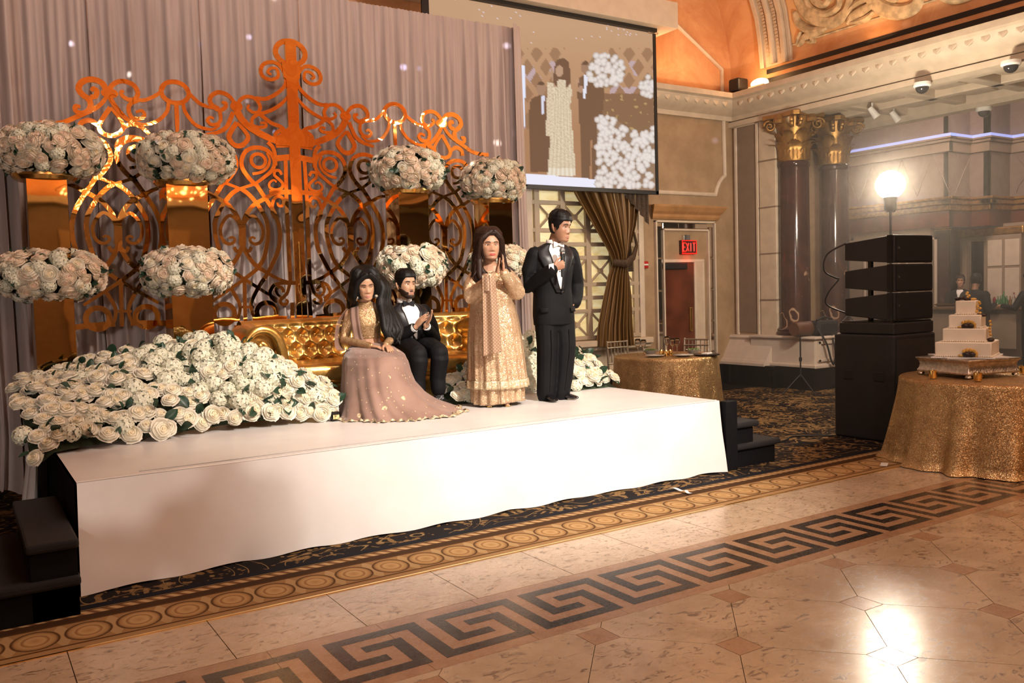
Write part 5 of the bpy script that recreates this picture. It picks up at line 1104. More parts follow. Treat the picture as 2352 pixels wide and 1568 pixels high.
def pic(x,y):
    bg=lerpc((.56,.335,.19),(.40,.20,.095),max(0,min(1,(y-60)/250)))
    c=bg
    if y>110 and (x<1300 or x>1400) and y<300:      # dim lattice of the gate
        a=((x*.8+y*.55)/34)%1; b=((x*.8-y*.55)/34)%1
        lat=min(abs(a-.5),abs(b-.5)); c=lerpc(bg,(.27,.14,.07),.75) if lat>.17 else (lerpc(bg,(.52,.40,.46),.8) if noise.noise(V((x*.03,y*.03,1)))>.05 and y>140 else bg)
    if x>1380 and 215<y<330 : c=lerpc((.22,.115,.055),(.45,.30,.12),1 if noise.noise(V((x*.09,y*.12,2)))>.42 else 0)
    if x<1206 and y<290 and x>1196+ (y-150)*.03 and y>150: c=(.80,.84,1.0)
    # seated man at the left
    sil=lambda yy,T: None if yy<T[0][0] or yy>T[-1][0] else interp(yy,T)
    if ((x-1243)/11)**2+((y-203)/16)**2<1: c=(.38,.22,.135) if y>195 else (.12,.06,.03)
    w_=sil(y,[(219,7),(228,24),(262,29),(300,26),(395,24)])
    if w_ and abs(x-1243)<w_: c=(.15,.07,.033)
    if abs(x-1247)<3.5 and 220<y<262: c=(.72,.72,.85)
    # woman in a long pale gown
    w_=sil(y,[(183,8),(194,21),(215,24),(240,20),(300,25),(404,33)])
    if w_ and abs(x-1290)<w_:
        n=noise.noise(V((x*.35,y*.35,4))); s_=.5+.5*math.sin((x-1290)*(1.1-(y-183)*.0022)); c=lerpc((.48,.33,.18),(.84,.74,.56),min(1,max(0,.40+n*.6+.32*s_)))
        if y>386: c=lerpc((.70,.58,.42),(.86,.80,.66),s_)
    if abs(x-1264+(y-195)*.03)<7 and 190<y<312: c=lerpc((.55,.39,.23),(.84,.74,.57),((x+y)*.12)%1)
    if abs(x-1268-(y-165)*.25)<4 and 158<y<200: c=(.46,.28,.18)
    w_=sil(y,[(134,6),(142,15),(165,19),(190,20),(204,8)])
    if w_ and abs(x-1291)<w_ and not(y>183 and abs(x-1290)<9): c=(.15,.072,.036)
    if ((x-1285)/9)**2+((y-163)/13)**2<1: c=(.50,.31,.20)
    # standing man seen as a dark brown figure
    w_=sil(y,[(166,8),(180,27),(215,31),(262,27),(300,25),(428,22)])
    if w_ and abs(x-1357)<w_ and not(y>322 and abs(x-1358)<1.5+(y-322)*.018): c=(.155,.075,.035)
    if abs(x-(1347-(y-172)*.10))<5-(y-172)*.045 and 172<y<226: c=(.78,.80,.90)
    if ((x-1345)/11)**2+((y-155)/15)**2<1: c=(.34,.19,.115) if y>149 else (.13,.065,.035)
    if ((x-1334)/6)**2+((y-205)/9)**2<1: c=(.42,.25,.16)
    # stage floor and flowers
    if y>398+(x-1210)*.085 and x<1372: c=(.86,.86,1.0)
    if inball(x,y) or inball2(x,y): c=(.30,.19,.10)
    if inbank(x,y): c=(.28,.17,.10)
    best=None
    for i in(-1,0,1):
        for j in(-1,0,1):
            for q in cell.get((int(x//12)+i,int(y//12)+j),()):
                d=hypot(x-q[0],y-q[1])/q[2]
                if d<1 and (best is None or d<best[0]): best=(d,q)
    if best: k=best[0]; c=lerpc((.84,.78,.74),(.46,.38,.34),k**1.8)
    if y<100 and RR.random()<.004: c=(.8,.75,.85)
    return c
nu,nv=176,190
gb=MB().grid(nu,nv,lambda u,v:V((sx0+(sx1-sx0)*u,0,sz1+(sz0-sz1)*v))); me=gb.mesh('screen_cloth'); ca=me.color_attributes.new('picture','FLOAT_COLOR','POINT')
for i,p in enumerate(gb.v):
    d=V((p.x,SYY,p.z))-EYEP; dd=d.dot(CF); X=1176+F_PX*d.dot(CR)/dd; Y=784-F_PX*d.dot(CU)/dd
    ca.data[i].color=(*pic(X,Y),1)
m=bpy.data.materials.new('projected_picture'); m.use_nodes=True; t=m.node_tree; pb=t.nodes['Principled BSDF']; an=t.nodes.new('ShaderNodeVertexColor'); an.layer_name='picture'
pb.inputs['Base Color'].default_value=(.035,.03,.028,1); pb.inputs['Roughness'].default_value=.8; t.links.new(an.outputs[0],pb.inputs['Emission Color']); pb.inputs['Emission Strength'].default_value=.92
link('screen_cloth',me,m,scr,0)
MB().bb(sx1,sx1+.055,-.012,.012,sz0-.05,sz1+.08).build('side_border',M['black'],scr,0); MB().bb(sx0,sx1+.055,-.012,.012,sz0-.06,sz0).build('bottom_bar',M['black'],scr,0,bevel=.004)
MB().bb(sx0-.10,sx0,-.012,.012,sz0,sz1+.1).build('side_border',M['black'],scr,0); MB().bb(sx0,sx1+.055,-.012,.012,sz1,sz1+.12).build('top_border',M['black'],scr,0)
MB().bb(sx0+.05,sx0+.16,-.014,-.012,sz0-.035,sz0-.015).build('maker_plate',plain('grey_plate',(.12,.12,.12),.5),scr,0)
bx=at(1545,60,'y',9.75); bz0=at(1545,68,'y',9.70).z; bz1=at(1545,14,'y',9.7).z
hs=thing('screen_housing','long cream box on the wall from which the projection screen rolls down','housing',(0,9.75,0))
MB().bb(sx0-.8,bx.x,-.12,.64,bz0,bz1+.04).build('box',M['cream'],hs,0,bevel=.008); MB().bb(sx0-.3,sx1+.02,.02,.16,bz0-.05,bz0).build('slot_lip',M['black'],hs,0); MB().tube([(sx1-.1,.10,bz0-.04),(sx1+.1,.10,bz0-.04)],.022,10).build('roller',M['chrome'],hs)
# ================================================================== WINDOW WITH LATTICE, DRAPERY
g=G('backlit_onyx_pane',.3,color=(.5,.42,.2)); n=g.noise(3,4,.6,scl=(1,1,3.5),dist=1.5); g.emit(g.ramp(n,[(.25,(.55,.36,.10)),(.5,(.75,.60,.30)),(.75,(.9,.80,.52))]),.62); M['onyx']=g.m
win=struct(thing('window_1',None,None)); wx0,wx1,wz0,wz1=6.95,9.0,.93,4.1
MB().bb(wx0,wx1,YW-.035,YW+.0,wz0,wz1).build('glass_pane',M['onyx'],win,0)
M['lattice']=plain('beige_lattice_paint',(.44,.35,.25),.5,var=.05)
cw=.46; nx=4
for i in range(nx+1): x=wx0+.13+cw*i; MB().bb(x-.045,x+.045,YW-.085,YW-.03,wz0,wz1).build('muntin',M['lattice'],win,0,bevel=.006)
z=wz0; rows=[]
while z<wz1: rows.append((z,.40)); rows.append((z+.40,.20)); rows.append((z+.60,.20)); z+=.80
for z0,h in rows:
    MB().bb(wx0,wx1,YW-.082,YW-.03,z0-.03,z0+.03).build('muntin',M['lattice'],win,0,bevel=.005)
    if h>.3:
        for i in range(nx):
            xa,xb=wx0+.13+cw*i+.03,wx0+.13+cw*(i+1)-.03; cx,cz=(xa+xb)/2,z0+.2
            for a,c in(((xa,z0+.02),(xb,z0+.38)),((xa,z0+.38),(xb,z0+.02))): MB().tube([(a[0],YW-.055,a[1]),(c[0],YW-.055,c[1])],[(.020,.02)]*2,4,ref=(0,1,0)).build('diagonal_bar',M['lattice'],win,0)
            MB().lathe([(.03,-.02),(.042,-.02),(.042,.02),(.0,.02)],seg=14,M=Matrix.Rotation(PI/2,3,'X'),c=(cx,YW-.06,cz),cap=False).build('rosette',M['lattice'],win,30)
for x0,x1 in((wx0-.1,wx0+.04),(8.98,9.08)): MB().bb(x0,x1,YW-.10,YW+.01,wz0-.08,wz1).build('window_frame',M['mould'],win,0,bevel=.01)
MB().bb(wx0-.1,9.1,YW-.26,YW+.01,wz0-.13,wz0-.04).build('window_sill',M['cornice'],win,0,bevel=.012); MB().bb(wx0-.1,9.1,YW-.20,YW+.01,wz0-.19,wz0-.12).build('window_sill',M['cornice'],win,0,bevel=.012)
g=G('striped_gold_silk',.42,spec=.5,color=(.3,.18,.06)); x,y,z=g.xyz('UV'); a=(x*22).fract(); b_=(x*22+.4).fract(); g.col(g.ramp(a,[(0,(.20,.11,.036)),(.30,(.30,.18,.062)),(.45,(.11,.052,.018)),(.55,(.06,.03,.012)),(.65,(.25,.145,.05)),(.85,(.17,.095,.032)),(.9,(.05,.025,.01)),(1,(.20,.11,.036))])); M['silk']=g.m
M['brown_trim']=plain('dark_brown_braid',(.055,.03,.014),.7,var=.4,scale=40,bump=.6,bscale=90)
dp=thing('window_drapery','gold and brown striped silk drape tied back at the lit window','curtain',(0,YW,0))
LE_=[(7.25,3.95),(7.45,3.3),(7.62,3.0),(7.95,2.55),(8.22,2.2),(8.30,2.03),(8.20,1.85),(8.10,1.5),(8.0,1.1),(7.97,.80)]; RE_=[(8.86,3.95),(8.85,3.3),(8.83,3.0),(8.74,2.6),(8.62,2.25),(8.56,2.08),(8.60,1.85),(8.64,1.5),(8.65,1.1),(8.68,.79)]
def dfn(u,v):
    k=v*(len(LE_)-1); i=min(int(k),len(LE_)-2); t=k-i; l=[a+(b-a)*t for a,b in zip(LE_[i],LE_[i+1])]; r=[a+(b-a)*t for a,b in zip(RE_[i],RE_[i+1])]
    w_=abs(r[0]-l[0]); x=l[0]+(r[0]-l[0])*u; zz=l[1]+(r[1]-l[1])*u
    return V((x,-.26-.09*math.sin(u*PI)-(.05*math.sin(u*2*PI*9+.5*math.sin(v*5))+.03*math.sin(u*2*PI*17+v*3))*min(1,.5+w_*.5),zz))
gridobj('curtain_panel',200,60,dfn,M['silk'],dp)
MB().tube([(8.26,-.34,2.05),(8.40,-.46,2.02),(8.56,-.44,2.12),(8.72,-.34,2.30),(8.86,-.12,2.50)],[(.03,.05),(.03,.062),(.03,.055),(.025,.042),(.02,.03)],10,ref=(0,0,1)).build('tieback',M['brown_trim'],dp)
sw=gridobj('fringed_valance',80,10,lambda u,v:V((8.10+.86*u,-.36-.02*math.sin(u*60),3.16+.9-(.95+.36*u**2+.30*max(0,u-.45))*v-(.0))),M['brown_trim'],dp)
ta=thing('curtain_tassel','large brown fringed tassel hanging from the drapery tieback','tassel',(at(1441,570,'y',YW-.2).x,YW-.20,2.05)); ta.scale=(.6,.6,1)
MB().lathe([(.012,.78),(.014,.55),(.03,.52),(.035,.48),(.02,.45),(.05,.42),(.055,.37),(.03,.34),(.085,.30),(.10,.25),(.10,.2)],seg=16).build('tassel_head',M['brown_trim'],ta)
fr=MB()
for k in range(44): a=2*PI*k/44; q=.085+.012*(k%3); fr.tube([(.09*math.cos(a),.09*math.sin(a),.24),(q*1.1*math.cos(a),q*1.1*math.sin(a),.05),(q*1.25*math.cos(a),q*1.25*math.sin(a),-.14)],.010,5)
tag(fr.build('fringe',M['brown_trim'],ta),None,None,kind='stuff')
# ================================================================== DOORWAY, EXIT SIGN, ALARM
dr1=struct(thing('door_1',None,None)); fx0,fx1,fz=9.37,10.70,2.72
M['mirror']=plain('bevelled_mirror',(.62,.55,.47),.06,1,var=.02)
for(x0,x1,z0,z1)in((fx0,fx0+.03,.0,fz),(fx0+.15,fx0+.18,.0,fz-.13),(fx1-.03,fx1,.0,fz),(fx1-.18,fx1-.15,.0,fz-.13),(fx0,fx1,fz-.03,fz+.0),(fx0+.15,fx1-.15,fz-.16,fz-.13)): MB().bb(x0,x1,YW-.06,YW+.0,z0,z1).build('door_frame',M['mould'],dr1,0,bevel=.006)
for k in range(5):
    z0=.05+k*.52
    for x0 in(fx0+.035,fx1-.145): MB().bb(x0,x0+.11,YW-.03,YW+.0,z0,min(z0+.50,fz-.05)).build('mirror_tile',M['mirror'],dr1,0,bevel=.008)
for k in range(3): x0=fx0+.17+k*.335; MB().bb(x0,x0+.32,YW-.03,YW+.0,fz-.125,fz-.035).build('mirror_tile',M['mirror'],dr1,0,bevel=.008)
MB().bb(fx0+.18,fx1-.18,YW-.012,YW+.0,2.06,fz-.16).build('overdoor_panel',M['wall'],dr1,0)
MB().bb(9.52,10.22,YW-.014,YW+.0,0,2.05).build('door_leaf',M['wood'],dr1,0,bevel=.006); MB().bb(9.52,10.05,YW-.05,YW-.012,1.94,2.04).build('door_closer',M['black'],dr1,0,bevel=.01)
for(x0,x1)in((10.22,10.27),(10.40,10.45)): MB().bb(x0,x1,YW-.03,YW,0,2.07).build('door_frame',M['mould'],dr1,0,bevel=.006)
MB().bb(10.27,10.40,YW-.02,YW,0,2.07).build('door_jamb',M['cornice'],dr1,0); MB().bb(9.50,10.45,YW-.03,YW,2.05,2.10).build('door_frame',M['mould'],dr1,0,bevel=.006)
MB().bb(10.09,10.15,YW-.05,YW-.014,.92,1.32).build('push_plate',M['brass'],dr1,0,bevel=.015); MB().bb(9.56,9.64,YW-.02,YW-.012,1.96,1.99).build('closer_light',plain('steel_tag',(.6,.6,.6),.3),dr1,0)
pr=[(0,2.74),(.05,2.74),(.08,2.78),(.085,2.82),(.14,2.86),(.20,2.93),(.21,2.96),(.0,2.97)]
M['crest']=plain('honey_wood_crest',(.42,.22,.09),.5,var=.15,scale=5)
crest=MB(); crest.rings([[V((x+s_*p*.55,YW-p*.9,z)) for p,z in pr] for x,s_ in((9.34,-1),(10.74,1))]); crest.build('door_crest',M['crest'],dr1,0,bevel=.004)
ex=thing('exit_sign','red illuminated exit sign above the service door','sign',(0,YW-.03,0)); e0,e1=at(1558,552,'y',YW),at(1592,584,'y',YW)
M['exitred']=G('exit_red_glow',.4,color=(.35,.01,.01)).emit((1,.02,.01),.9).m; M['exitdark']=plain('exit_face_metal',(.10,.05,.04),.3,.6)
MB().bb(e0.x,e1.x,-.05,.02,e1.z,e0.z).build('housing',M['exitdark'],ex,0,bevel=.006); MB().bb(e0.x+.06,e0.x+.20,-.04,.02,e0.z,e0.z+.09).build('bracket',M['chrome'],ex,0,bevel=.006)
for(x0,x1,z0,z1)in((e0.x,e1.x,e1.z,e1.z+.02),(e0.x,e1.x,e0.z-.015,e0.z),(e0.x,e0.x+.012,e1.z,e0.z),(e1.x-.012,e1.x,e1.z,e0.z)): MB().bb(x0,x1,-.058,-.05,z0,z1).build('lit_edge',M['exitred'],ex,0)
EW=e1.x-e0.x; EH=e0.z-e1.z
def letter(strokes,i):
    q=MB(); lw=EW*.20; ox=e0.x+EW*(.075+.22*i); oz=e1.z+EH*.20; lh=EH*.60
    for(a,c)in strokes: q.tube([(ox+a[0]*lw*.8,-.056,oz+a[1]*lh),(ox+c[0]*lw*.8,-.056,oz+c[1]*lh)],[(.013,.006)]*2,4,ref=(0,1,0))
    q.build('letter',M['exitred'],ex,0)
letter([((0,0),(0,1)),((0,1),(1,1)),((0,.5),(.8,.5)),((0,0),(1,0))],0); letter([((0,0),(1,1)),((0,1),(1,0))],1); letter([((.5,0),(.5,1))],2); letter([((.5,0),(.5,1)),((0,1),(1,1))],3)
lamp('exit_glow','POINT',((e0.x+e1.x)/2,YW-.12,e1.z-.06),.9,(1,.03,.01),shadow_soft_size=.06)
al=thing('fire_alarm_pull','small red fire alarm pull station on the tan wall','fire alarm',(0,YW,0)); a0,a1=at(1470,600,'y',YW),at(1485,616,'y',YW)
MB().bb(a0.x,a1.x,-.05,.0,a1.z,a0.z).build('housing',plain('alarm_red',(.42,.02,.015),.35),al,0,bevel=.006); MB().bb(a0.x+.02,a1.x-.02,-.07,-.05,(a0.z+a1.z)/2-.012,(a0.z+a1.z)/2+.014).build('pull_bar',M['white'],al,0,bevel=.004)
# ================================================================== GUEST TABLE BEHIND THE STAGE
def cloth_table(c,r,top,flare,nf,amp,name,label,m,seed,seg=220):
    t=thing('round_table',label,'table',(c[0],c[1],0)); R=random.Random(seed); phs=[R.random()*6 for _ in range(4)]
    def fn(u,v):
        a=2*PI*u
        if v<.30: k=v/.30; return V((r*k*math.cos(a),r*k*math.sin(a),top))
        if v<.36: k=(v-.30)/.06*PI/2; return V(((r+.018*math.sin(k))*math.cos(a),(r+.018*math.sin(k))*math.sin(a),top-.018*(1-math.cos(k))))
        k=(v-.36)/.64; w_=k**.7*amp*(math.sin(a*nf+phs[0]+1.2*math.sin(a*3+phs[1]))+.55*math.sin(a*nf*1.9+phs[2]+k)+.3*noise.noise(V((a*3,k*2,seed)))); q=r+.02+flare*k**1.2+w_*(.4+.6*k)+(.03*max(0,k-.93)/.07)
        return V((q*math.cos(a),q*math.sin(a),max(.008,(top-.018)*(1-k)+.006)))
    gridobj('tablecloth',seg,44,fn,M[m],t); MB().lathe([(.0,0),(.30,.0),(.30,.02),(.04,.06),(.04,top-.03),(r*.96,top-.03),(r*.96,top-.008),(0,top-.008)],(0,0,.004),24,cap=False).build('table_frame',M['darkmetal'],t,30); return t
tc=at(1529,815,'z',.76); TR=.66
gtab=cloth_table((tc.x,tc.y),TR,.76,.05,15,.022,'round_table','round guest table in gold sequin cloth behind the right end of stage','seq_table',4)
def wineglass(x,y,z,lab,h=.2,grp='glasses on the guest table'):
    t=thing('wine_glass',lab,'glass',(x,y,z),group=grp); MB().lathe([(.034,0),(.034,.003),(.006,.008),(.004,.02),(.004,h*.45),(.02,h*.52),(.038,h*.68),(.040,h*.8),(.033,h),(.0315,h),(.038,h*.8),(.036,h*.68),(.018,h*.53),(.0,h*.5)],seg=18,cap=False).build('glass_body',M['glass'],t,180)
cam2=(V((tc.x,tc.y,0))-V((0,0,0))).normalized(); sd=V((cam2.y,-cam2.x,0)) # image-right on the table
def onT(r_,f): p=V((tc.x,tc.y,.76))+sd*r_+cam2*f; return p.x,p.y,.767
for(r_,f,h,lab)in((-.36,-.10,.22,'tallest wine glass at the left of the guest table'),(-.29,.05,.20,'second wine glass from the left on the guest table'),(.02,.0,.24,'tall water glass right of the votives on the guest table'),(.09,-.12,.22,'wine glass before the tall water glass on the guest table'),(.15,.08,.21,'rightmost wine glass on the guest table')): wineglass(*onT(r_,f),lab,h)
M['china']=plain('white_china',(.72,.69,.64),.2,var=.02); M['beads']=plain('dark_beaded_charger',(.06,.055,.06),.3,.6,bump=.8,bscale=120)
for(r_,f,lab)in((-.14,-.30,'white plate at the front left of the guest table'),(.22,-.32,'white plate at the front of the guest table beside the votives')):
    x,y,z=onT(r_,f); t=tag(MB().lathe([(0,.004),(.07,.002),(.085,.008),(.13,.018),(.13,.021),(.085,.012),(0,.008)],seg=28,cap=False).build('plate',M['china'],None,180,loc=(x,y,z)),lab,'plate','plates on the guest table')
x,y,z=onT(.52,-.22); t=thing('charger_plate','dark beaded charger with folded napkin at the right of guest table','charger plate',(x,y,z)); MB().lathe([(0,.0),(.16,.002),(.165,.014),(.15,.018),(0,.012)],seg=30,cap=False).build('charger',M['beads'],t,60); MB().box((0,0,.022),(.17,.09,.016),.4).build('napkin',M['shirt'],t,0,bevel=.006)
for(r_,f,lab)in((-.05,-.18,'left gold votive cup on the guest table'),(.01,-.24,'middle gold votive cup on the guest table'),(.06,-.16,'right gold votive cup on the guest table')):
    x,y,z=onT(r_,f); t=thing('votive_candle',lab,'candle',(x,y,z),group='votive candles on the guest table'); MB().lathe([(.030,0),(.033,.02),(.036,.065),(.034,.065),(.030,.02),(0,.012)],seg=16,cap=False).build('cup',M['brass'],t,60); MB().lathe([(.028,.02),(.028,.045),(0,.045)],seg=14).build('wax',M['white'],t); MB().lathe([(.002,.045),(.007,.056),(.004,.07),(.001,.078)],seg=8).build('flame',G('candle_flame',.5,color=(1,.7,.3)).emit((1,.6,.2),6).m,t)
for(r_,f,lab)in((-.20,.12,'green salad bowl at the back of the guest table'),(.36,.10,'small green centre bowl right of the glasses on the guest table')):
    x,y,z=onT(r_,f); t=thing('salad_bowl',lab,'bowl',(x,y,z),group='salad bowls on the guest table'); MB().lathe([(.05,0),(.08,.03),(.10,.055),(.095,.055),(.075,.03),(0,.015)],seg=20,cap=False).build('bowl',M['china'],t,60)
    q=MB()
    for k in range(22): a=k*2.4; p=V((.075*math.sqrt(k/22)*math.cos(a),.075*math.sqrt(k/22)*math.sin(a),.05)); q.ell(p,(.022,.02,.018),6,4)
    tag(q.build('salad_greens',plain('salad_green',(.10,.17,.04),.5,var=.5,scale=40),t,180),None,None,kind='stuff')
M['chair']=plain('silver_chiavari_paint',(.42,.36,.28),.3,.7)
def chiavari(x,y,rz,lab):
    t=thing('chiavari_chair',lab,'chair',(x,y,.004),rz,group='silver chiavari chairs at the guest table'); w_=.19
    MB().box((0,0,.44),(.40,.40,.03)).build('seat',M['chair'],t,0,bevel=.01)
    for sx_ in(-1,1):
        MB().tube([(sx_*w_,.18,0),(sx_*w_,.19,.45),(sx_*w_*.95,.23,.92)],.014,8).build('leg',M['chair'],t); MB().tube([(sx_*w_,-.18,0),(sx_*w_,-.18,.44)],.014,8).build('leg',M['chair'],t)
        MB().tube([(sx_*w_,-.18,.2),(sx_*w_,.18,.2)],.009,6).build('stretcher',M['chair'],t)
    for z in(.90,.82,.60): MB().tube([(-w_,.225-.1*(.92-z),z),(w_,.225-.1*(.92-z),z)],.011,8).build('back_rail',M['chair'],t)
    for k in range(5): MB().tube([(-.12+.06*k,.20,.60),(-.12+.06*k,.222,.90)],.008,6).build('spindle',M['chair'],t)
x,y,z=onT(-.52,.55); chiavari(x,y,math.atan2(-(-.52*sd.x+.55*cam2.x),(-.52*sd.y+.55*cam2.y)),'silver chiavari chair at the left behind the guest table')
x,y,z=onT(.34,.72); chiavari(x,y,math.atan2(-(.34*sd.x+.72*cam2.x),(.34*sd.y+.72*cam2.y)),'silver chiavari chair at the right behind the guest table')
# ================================================================== LOUDSPEAKER STACK
sp=thing('subwoofer','large black subwoofer cabinet on the carpet under the speaker stack','loudspeaker',(8.25,5.585,.004))
MB().bb(-.36,.36,-.355,.355,.0,1.10).build('cabinet',M['blackcab'],sp,0,bevel=.02); MB().bb(-.33,.33,-.362,-.35,.05,1.05).build('grille',plain('black_grille_mesh',(.015,.015,.015),.6,bump=.8,bscale=500),sp,0)
for y_ in(-.18,.18): MB().bb(-.368,-.35,y_-.06,y_+.06,.62,.72).build('handle',M['black'],sp,0,bevel=.01)
MB().bb(-.34,.36,-.335,.305,1.102,1.222).build('base_plate',M['blackcab'],sp,0,bevel=.015); MB().bb(-.32,.34,-.315,.285,1.222,1.232).build('base_lip',M['darkmetal'],sp,0)
for k,(z0,lab) in enumerate(((1.245,'lowest black wedge cabinet of the line array stack'),(1.535,'middle black wedge cabinet of the line array stack'),(1.83,'topmost black wedge cabinet of the line array stack'))):
    t=thing('line_array_cabinet',lab,'loudspeaker',(8.29,5.55,z0),group='line array cabinets'); h=.285
    # the tall face looks toward -y; the cabinet tapers toward the back
    MB().prism([(-.28,.0),(-.28,h),(.30,h-.055),(.30,.05)],-.33,.33,lambda u,v,d:(d,u,v)).build('cabinet',M['blackcab'],t,0,bevel=.008)
    MB().bb(-.31,.31,-.292,-.278,.02,h-.02).build('grille',M['black'],t,0); MB().bb(-.29,-.27,-.30,-.29,h*.5,h*.5+.02).build('badge',M['chrome'],t,0)
    for x_ in(-.335,.322): MB().bb(x_,x_+.012,-.26,-.20,-.0,h).build('side_rail',M['darkmetal'],t,0)
    MB().bb(-.02,.02,.20,.24,-.04,.05).build('rear_strut',M['darkmetal'],t,0)
cbl=MB().tube(smooth3([(7.965,5.84,2.06),(7.80,5.95,1.95),(7.78,5.97,1.78),(7.90,5.92,1.70),(7.92,5.9,1.68),(7.82,5.95,1.55),(7.80,5.96,1.42),(7.965,5.84,1.32)],6),.009,7).build('speaker_cable',M['black']); tag(cbl,'black cable looping down the back of the line array','cable')
cb2=MB().tube(smooth3([(7.86,5.9,.012),(7.5,6.15,.012),(7.2,6.05,.012),(6.75,6.0,.012),(6.3,5.72,.012)],8),.010,6).build('floor_cable',M['black']); tag(cb2,'black cable lying across the patterned carpet to the sub','cable')
# strobe lamp behind the stack
LP=EYEP+(CF+CR*((2045-1176)/F_PX)-CU*((425-784)/F_PX))*10.2
lt=thing('studio_light','glaring round studio light on a stand behind the speaker stack','light',(LP.x,LP.y,.004))
gm=G('glowing_diffuser',.5,color=(1,1,1)).emit((1.0,.86,.66),360).m; hL=LP.z
MB().ell((0,0,hL),(.165,.165,.165),24,16).build('diffuser_globe',gm,lt); MB().lathe([(.05,-.32),(.07,-.28),(.07,-.20),(.08,-.14)],(0,0,hL),16).build('lamp_head',M['darkmetal'],lt)
MB().tube([(0,0,.5),(0,0,hL-.3)],.014,10).build('pole',M['darkmetal'],lt)
for k in range(3): a=k*2.1; MB().tube([(0,0,.62),(.38*math.cos(a),.38*math.sin(a),.012)],.011,8).build('leg',M['darkmetal'],lt)
# ================================================================== CAKE TABLE
ct=(7.88,4.22); cloth_table(ct,.78,.76,.12,13,.04,'round_table','round cake table in floor-length gold sequin cloth','seq_table',9,300)
e1=V((.24,.97,0)).normalized(); e2=V((.97,-.24,0)); ang=math.atan2(e2.y,e2.x)
fc=V((7.44,4.215,.766)); cc=fc+(e1+e2)*.31
M['silver']=plain('hammered_silver',(.62,.56,.49),.34,1,var=.2,scale=30,bump=.9,bscale=60)
cs=thing('cake_stand','square hammered silver cake stand on the gold cloth','cake stand',cc,ang)
MB().rings([[V((sx_*q,sy_*q,z)) for sx_,sy_ in((-1,-1),(1,-1),(1,1),(-1,1))] for q,z in((.298,.030),(.30,.045),(.288,.065),(.282,.10),(.290,.135),(.306,.147),(.31,.165))]).build('tray',M['silver'],cs,25,bevel=.006)
for sx_ in(-1,1):
    for sy_ in(-1,1): MB().lathe([(.018,0),(.03,.01),(.02,.03),(.028,.05)],(sx_*.27,sy_*.27,0),10).build('foot',M['silver'],cs)
M['icing']=plain('cream_icing',(.84,.76,.63),.5,var=.04,bump=.12,bscale=60); M['chocolate']=plain('dark_icing_flower',(.025,.014,.012),.45); M['goldsugar']=plain('gold_sugar_petal',(.70,.42,.10),.4,.25,var=.2)
cam3=V((-cc.x,-cc.y,0)).normalized(); ca=math.atan2(cam3.x,-cam3.y)+math.radians(-9)
ck=thing('wedding_cake','four-tier square cream wedding cake with gold and dark flowers','cake',(cc.x,cc.y,cc.z+.166),ca)
MB().bb(-.26,.26,-.26,.26,.0,.014).build('cake_board',M['white'],ck,0,bevel=.004); MB().box((0,0,.007),(.52,.52,.012),.5).build('cake_board',M['white'],ck,0)
z=.015
for s_,h in((.46,.132),(.352,.122),(.266,.122),(.168,.128)):
    MB().bb(-s_/2,s_/2,-s_/2,s_/2,z,z+h).build('tier',M['icing'],ck,40,bevel=.010)
    q=MB(); n=int(s_/.018)
    for k in range(n):
        p=-s_/2+s_*(k+.5)/n
        for x_,y_ in((p,-s_/2),(p,s_/2),(-s_/2,p),(s_/2,p)): q.ell((x_,y_,z+.007),(.0085,.0085,.008),6,4)
    tag(q.build('piped_beads',M['icing'],ck,180),None,None,kind='stuff')
    z+=h
def sugar(px_,pz_,y_,k=1.0,dx=0):
    for a in range(2): MB().ell((px_-.022+.044*a,y_-.012,pz_),(.034*k,.020,.022*k),10,6).build('dark_petal',M['chocolate'],ck)
    for a in range(6): b_=a*.55-.3; MB().ell((px_+.055*k*math.cos(b_)+dx,y_-.008,pz_+.035*k*math.sin(b_)+.006),(.017*k,.010,.017*k),8,5).build('gold_petal',M['goldsugar'],ck)
    MB().ell((px_-.07*k,y_-.008,pz_-.01),(.022*k,.008,.010*k),8,5).build('gold_petal',M['goldsugar'],ck)
sugar(.055,.04,-.235); sugar(.03,.292,-.14,.95)
for k in range(5): MB().ell((.20+.005*math.sin(k*2),-.10,.30-.03*k+.03),(.012,.012,.013),8,6).build('gold_petal',M['goldsugar'],ck)
MB().ell((.205,-.10,.165),(.03,.03,.02),10,6).build('dark_petal',M['chocolate'],ck)
for k in range(9): MB().ell((.10+.018*math.sin(k*1.9),-.07+.01*math.cos(k*2),.392+.014*k),(.013,.012,.012),8,6).build('gold_petal',M['goldsugar'],ck)
for k in range(3): MB().ell((.105+.02*k,-.07,.385),(.024,.02,.015),8,6).build('dark_petal',M['chocolate'],ck)
for k in range(7): MB().ell((-.03+.05*math.cos(k*.9),.04*math.sin(k*.9)-.03,z+.012+.006*(k%3)),(.022,.018,.014),8,6).build('dark_petal',M['chocolate'],ck)
for k in range(4): MB().ell((.01+.012*math.sin(k*2),-.03,z+.03+.014*k),(.012,.012,.012),8,6).build('gold_petal',M['goldsugar'],ck)
MB().ell((.055,-.03,z+.012),(.028,.02,.012),8,6).build('gold_petal',M['goldsugar'],ck)
for(px_,py_,lab)in((2143,868,'gold votive cup under the left edge of the cake stand'),(2246,874,'gold votive cup before the front corner of the cake stand'),(2350,858,'gold votive cup at the right edge by the cake stand')):
    p=at(px_,py_,'z',.768); t=thing('votive_candle',lab,'candle',p,group='votive candles on the cake table'); MB().lathe([(.030,0),(.034,.015),(.036,.07),(.034,.07),(.030,.02),(0,.012)],seg=18,cap=False).build('cup',M['brass'],t,60); MB().lathe([(.027,.02),(.027,.05),(0,.05)],seg=14).build('wax',M['white'],t)
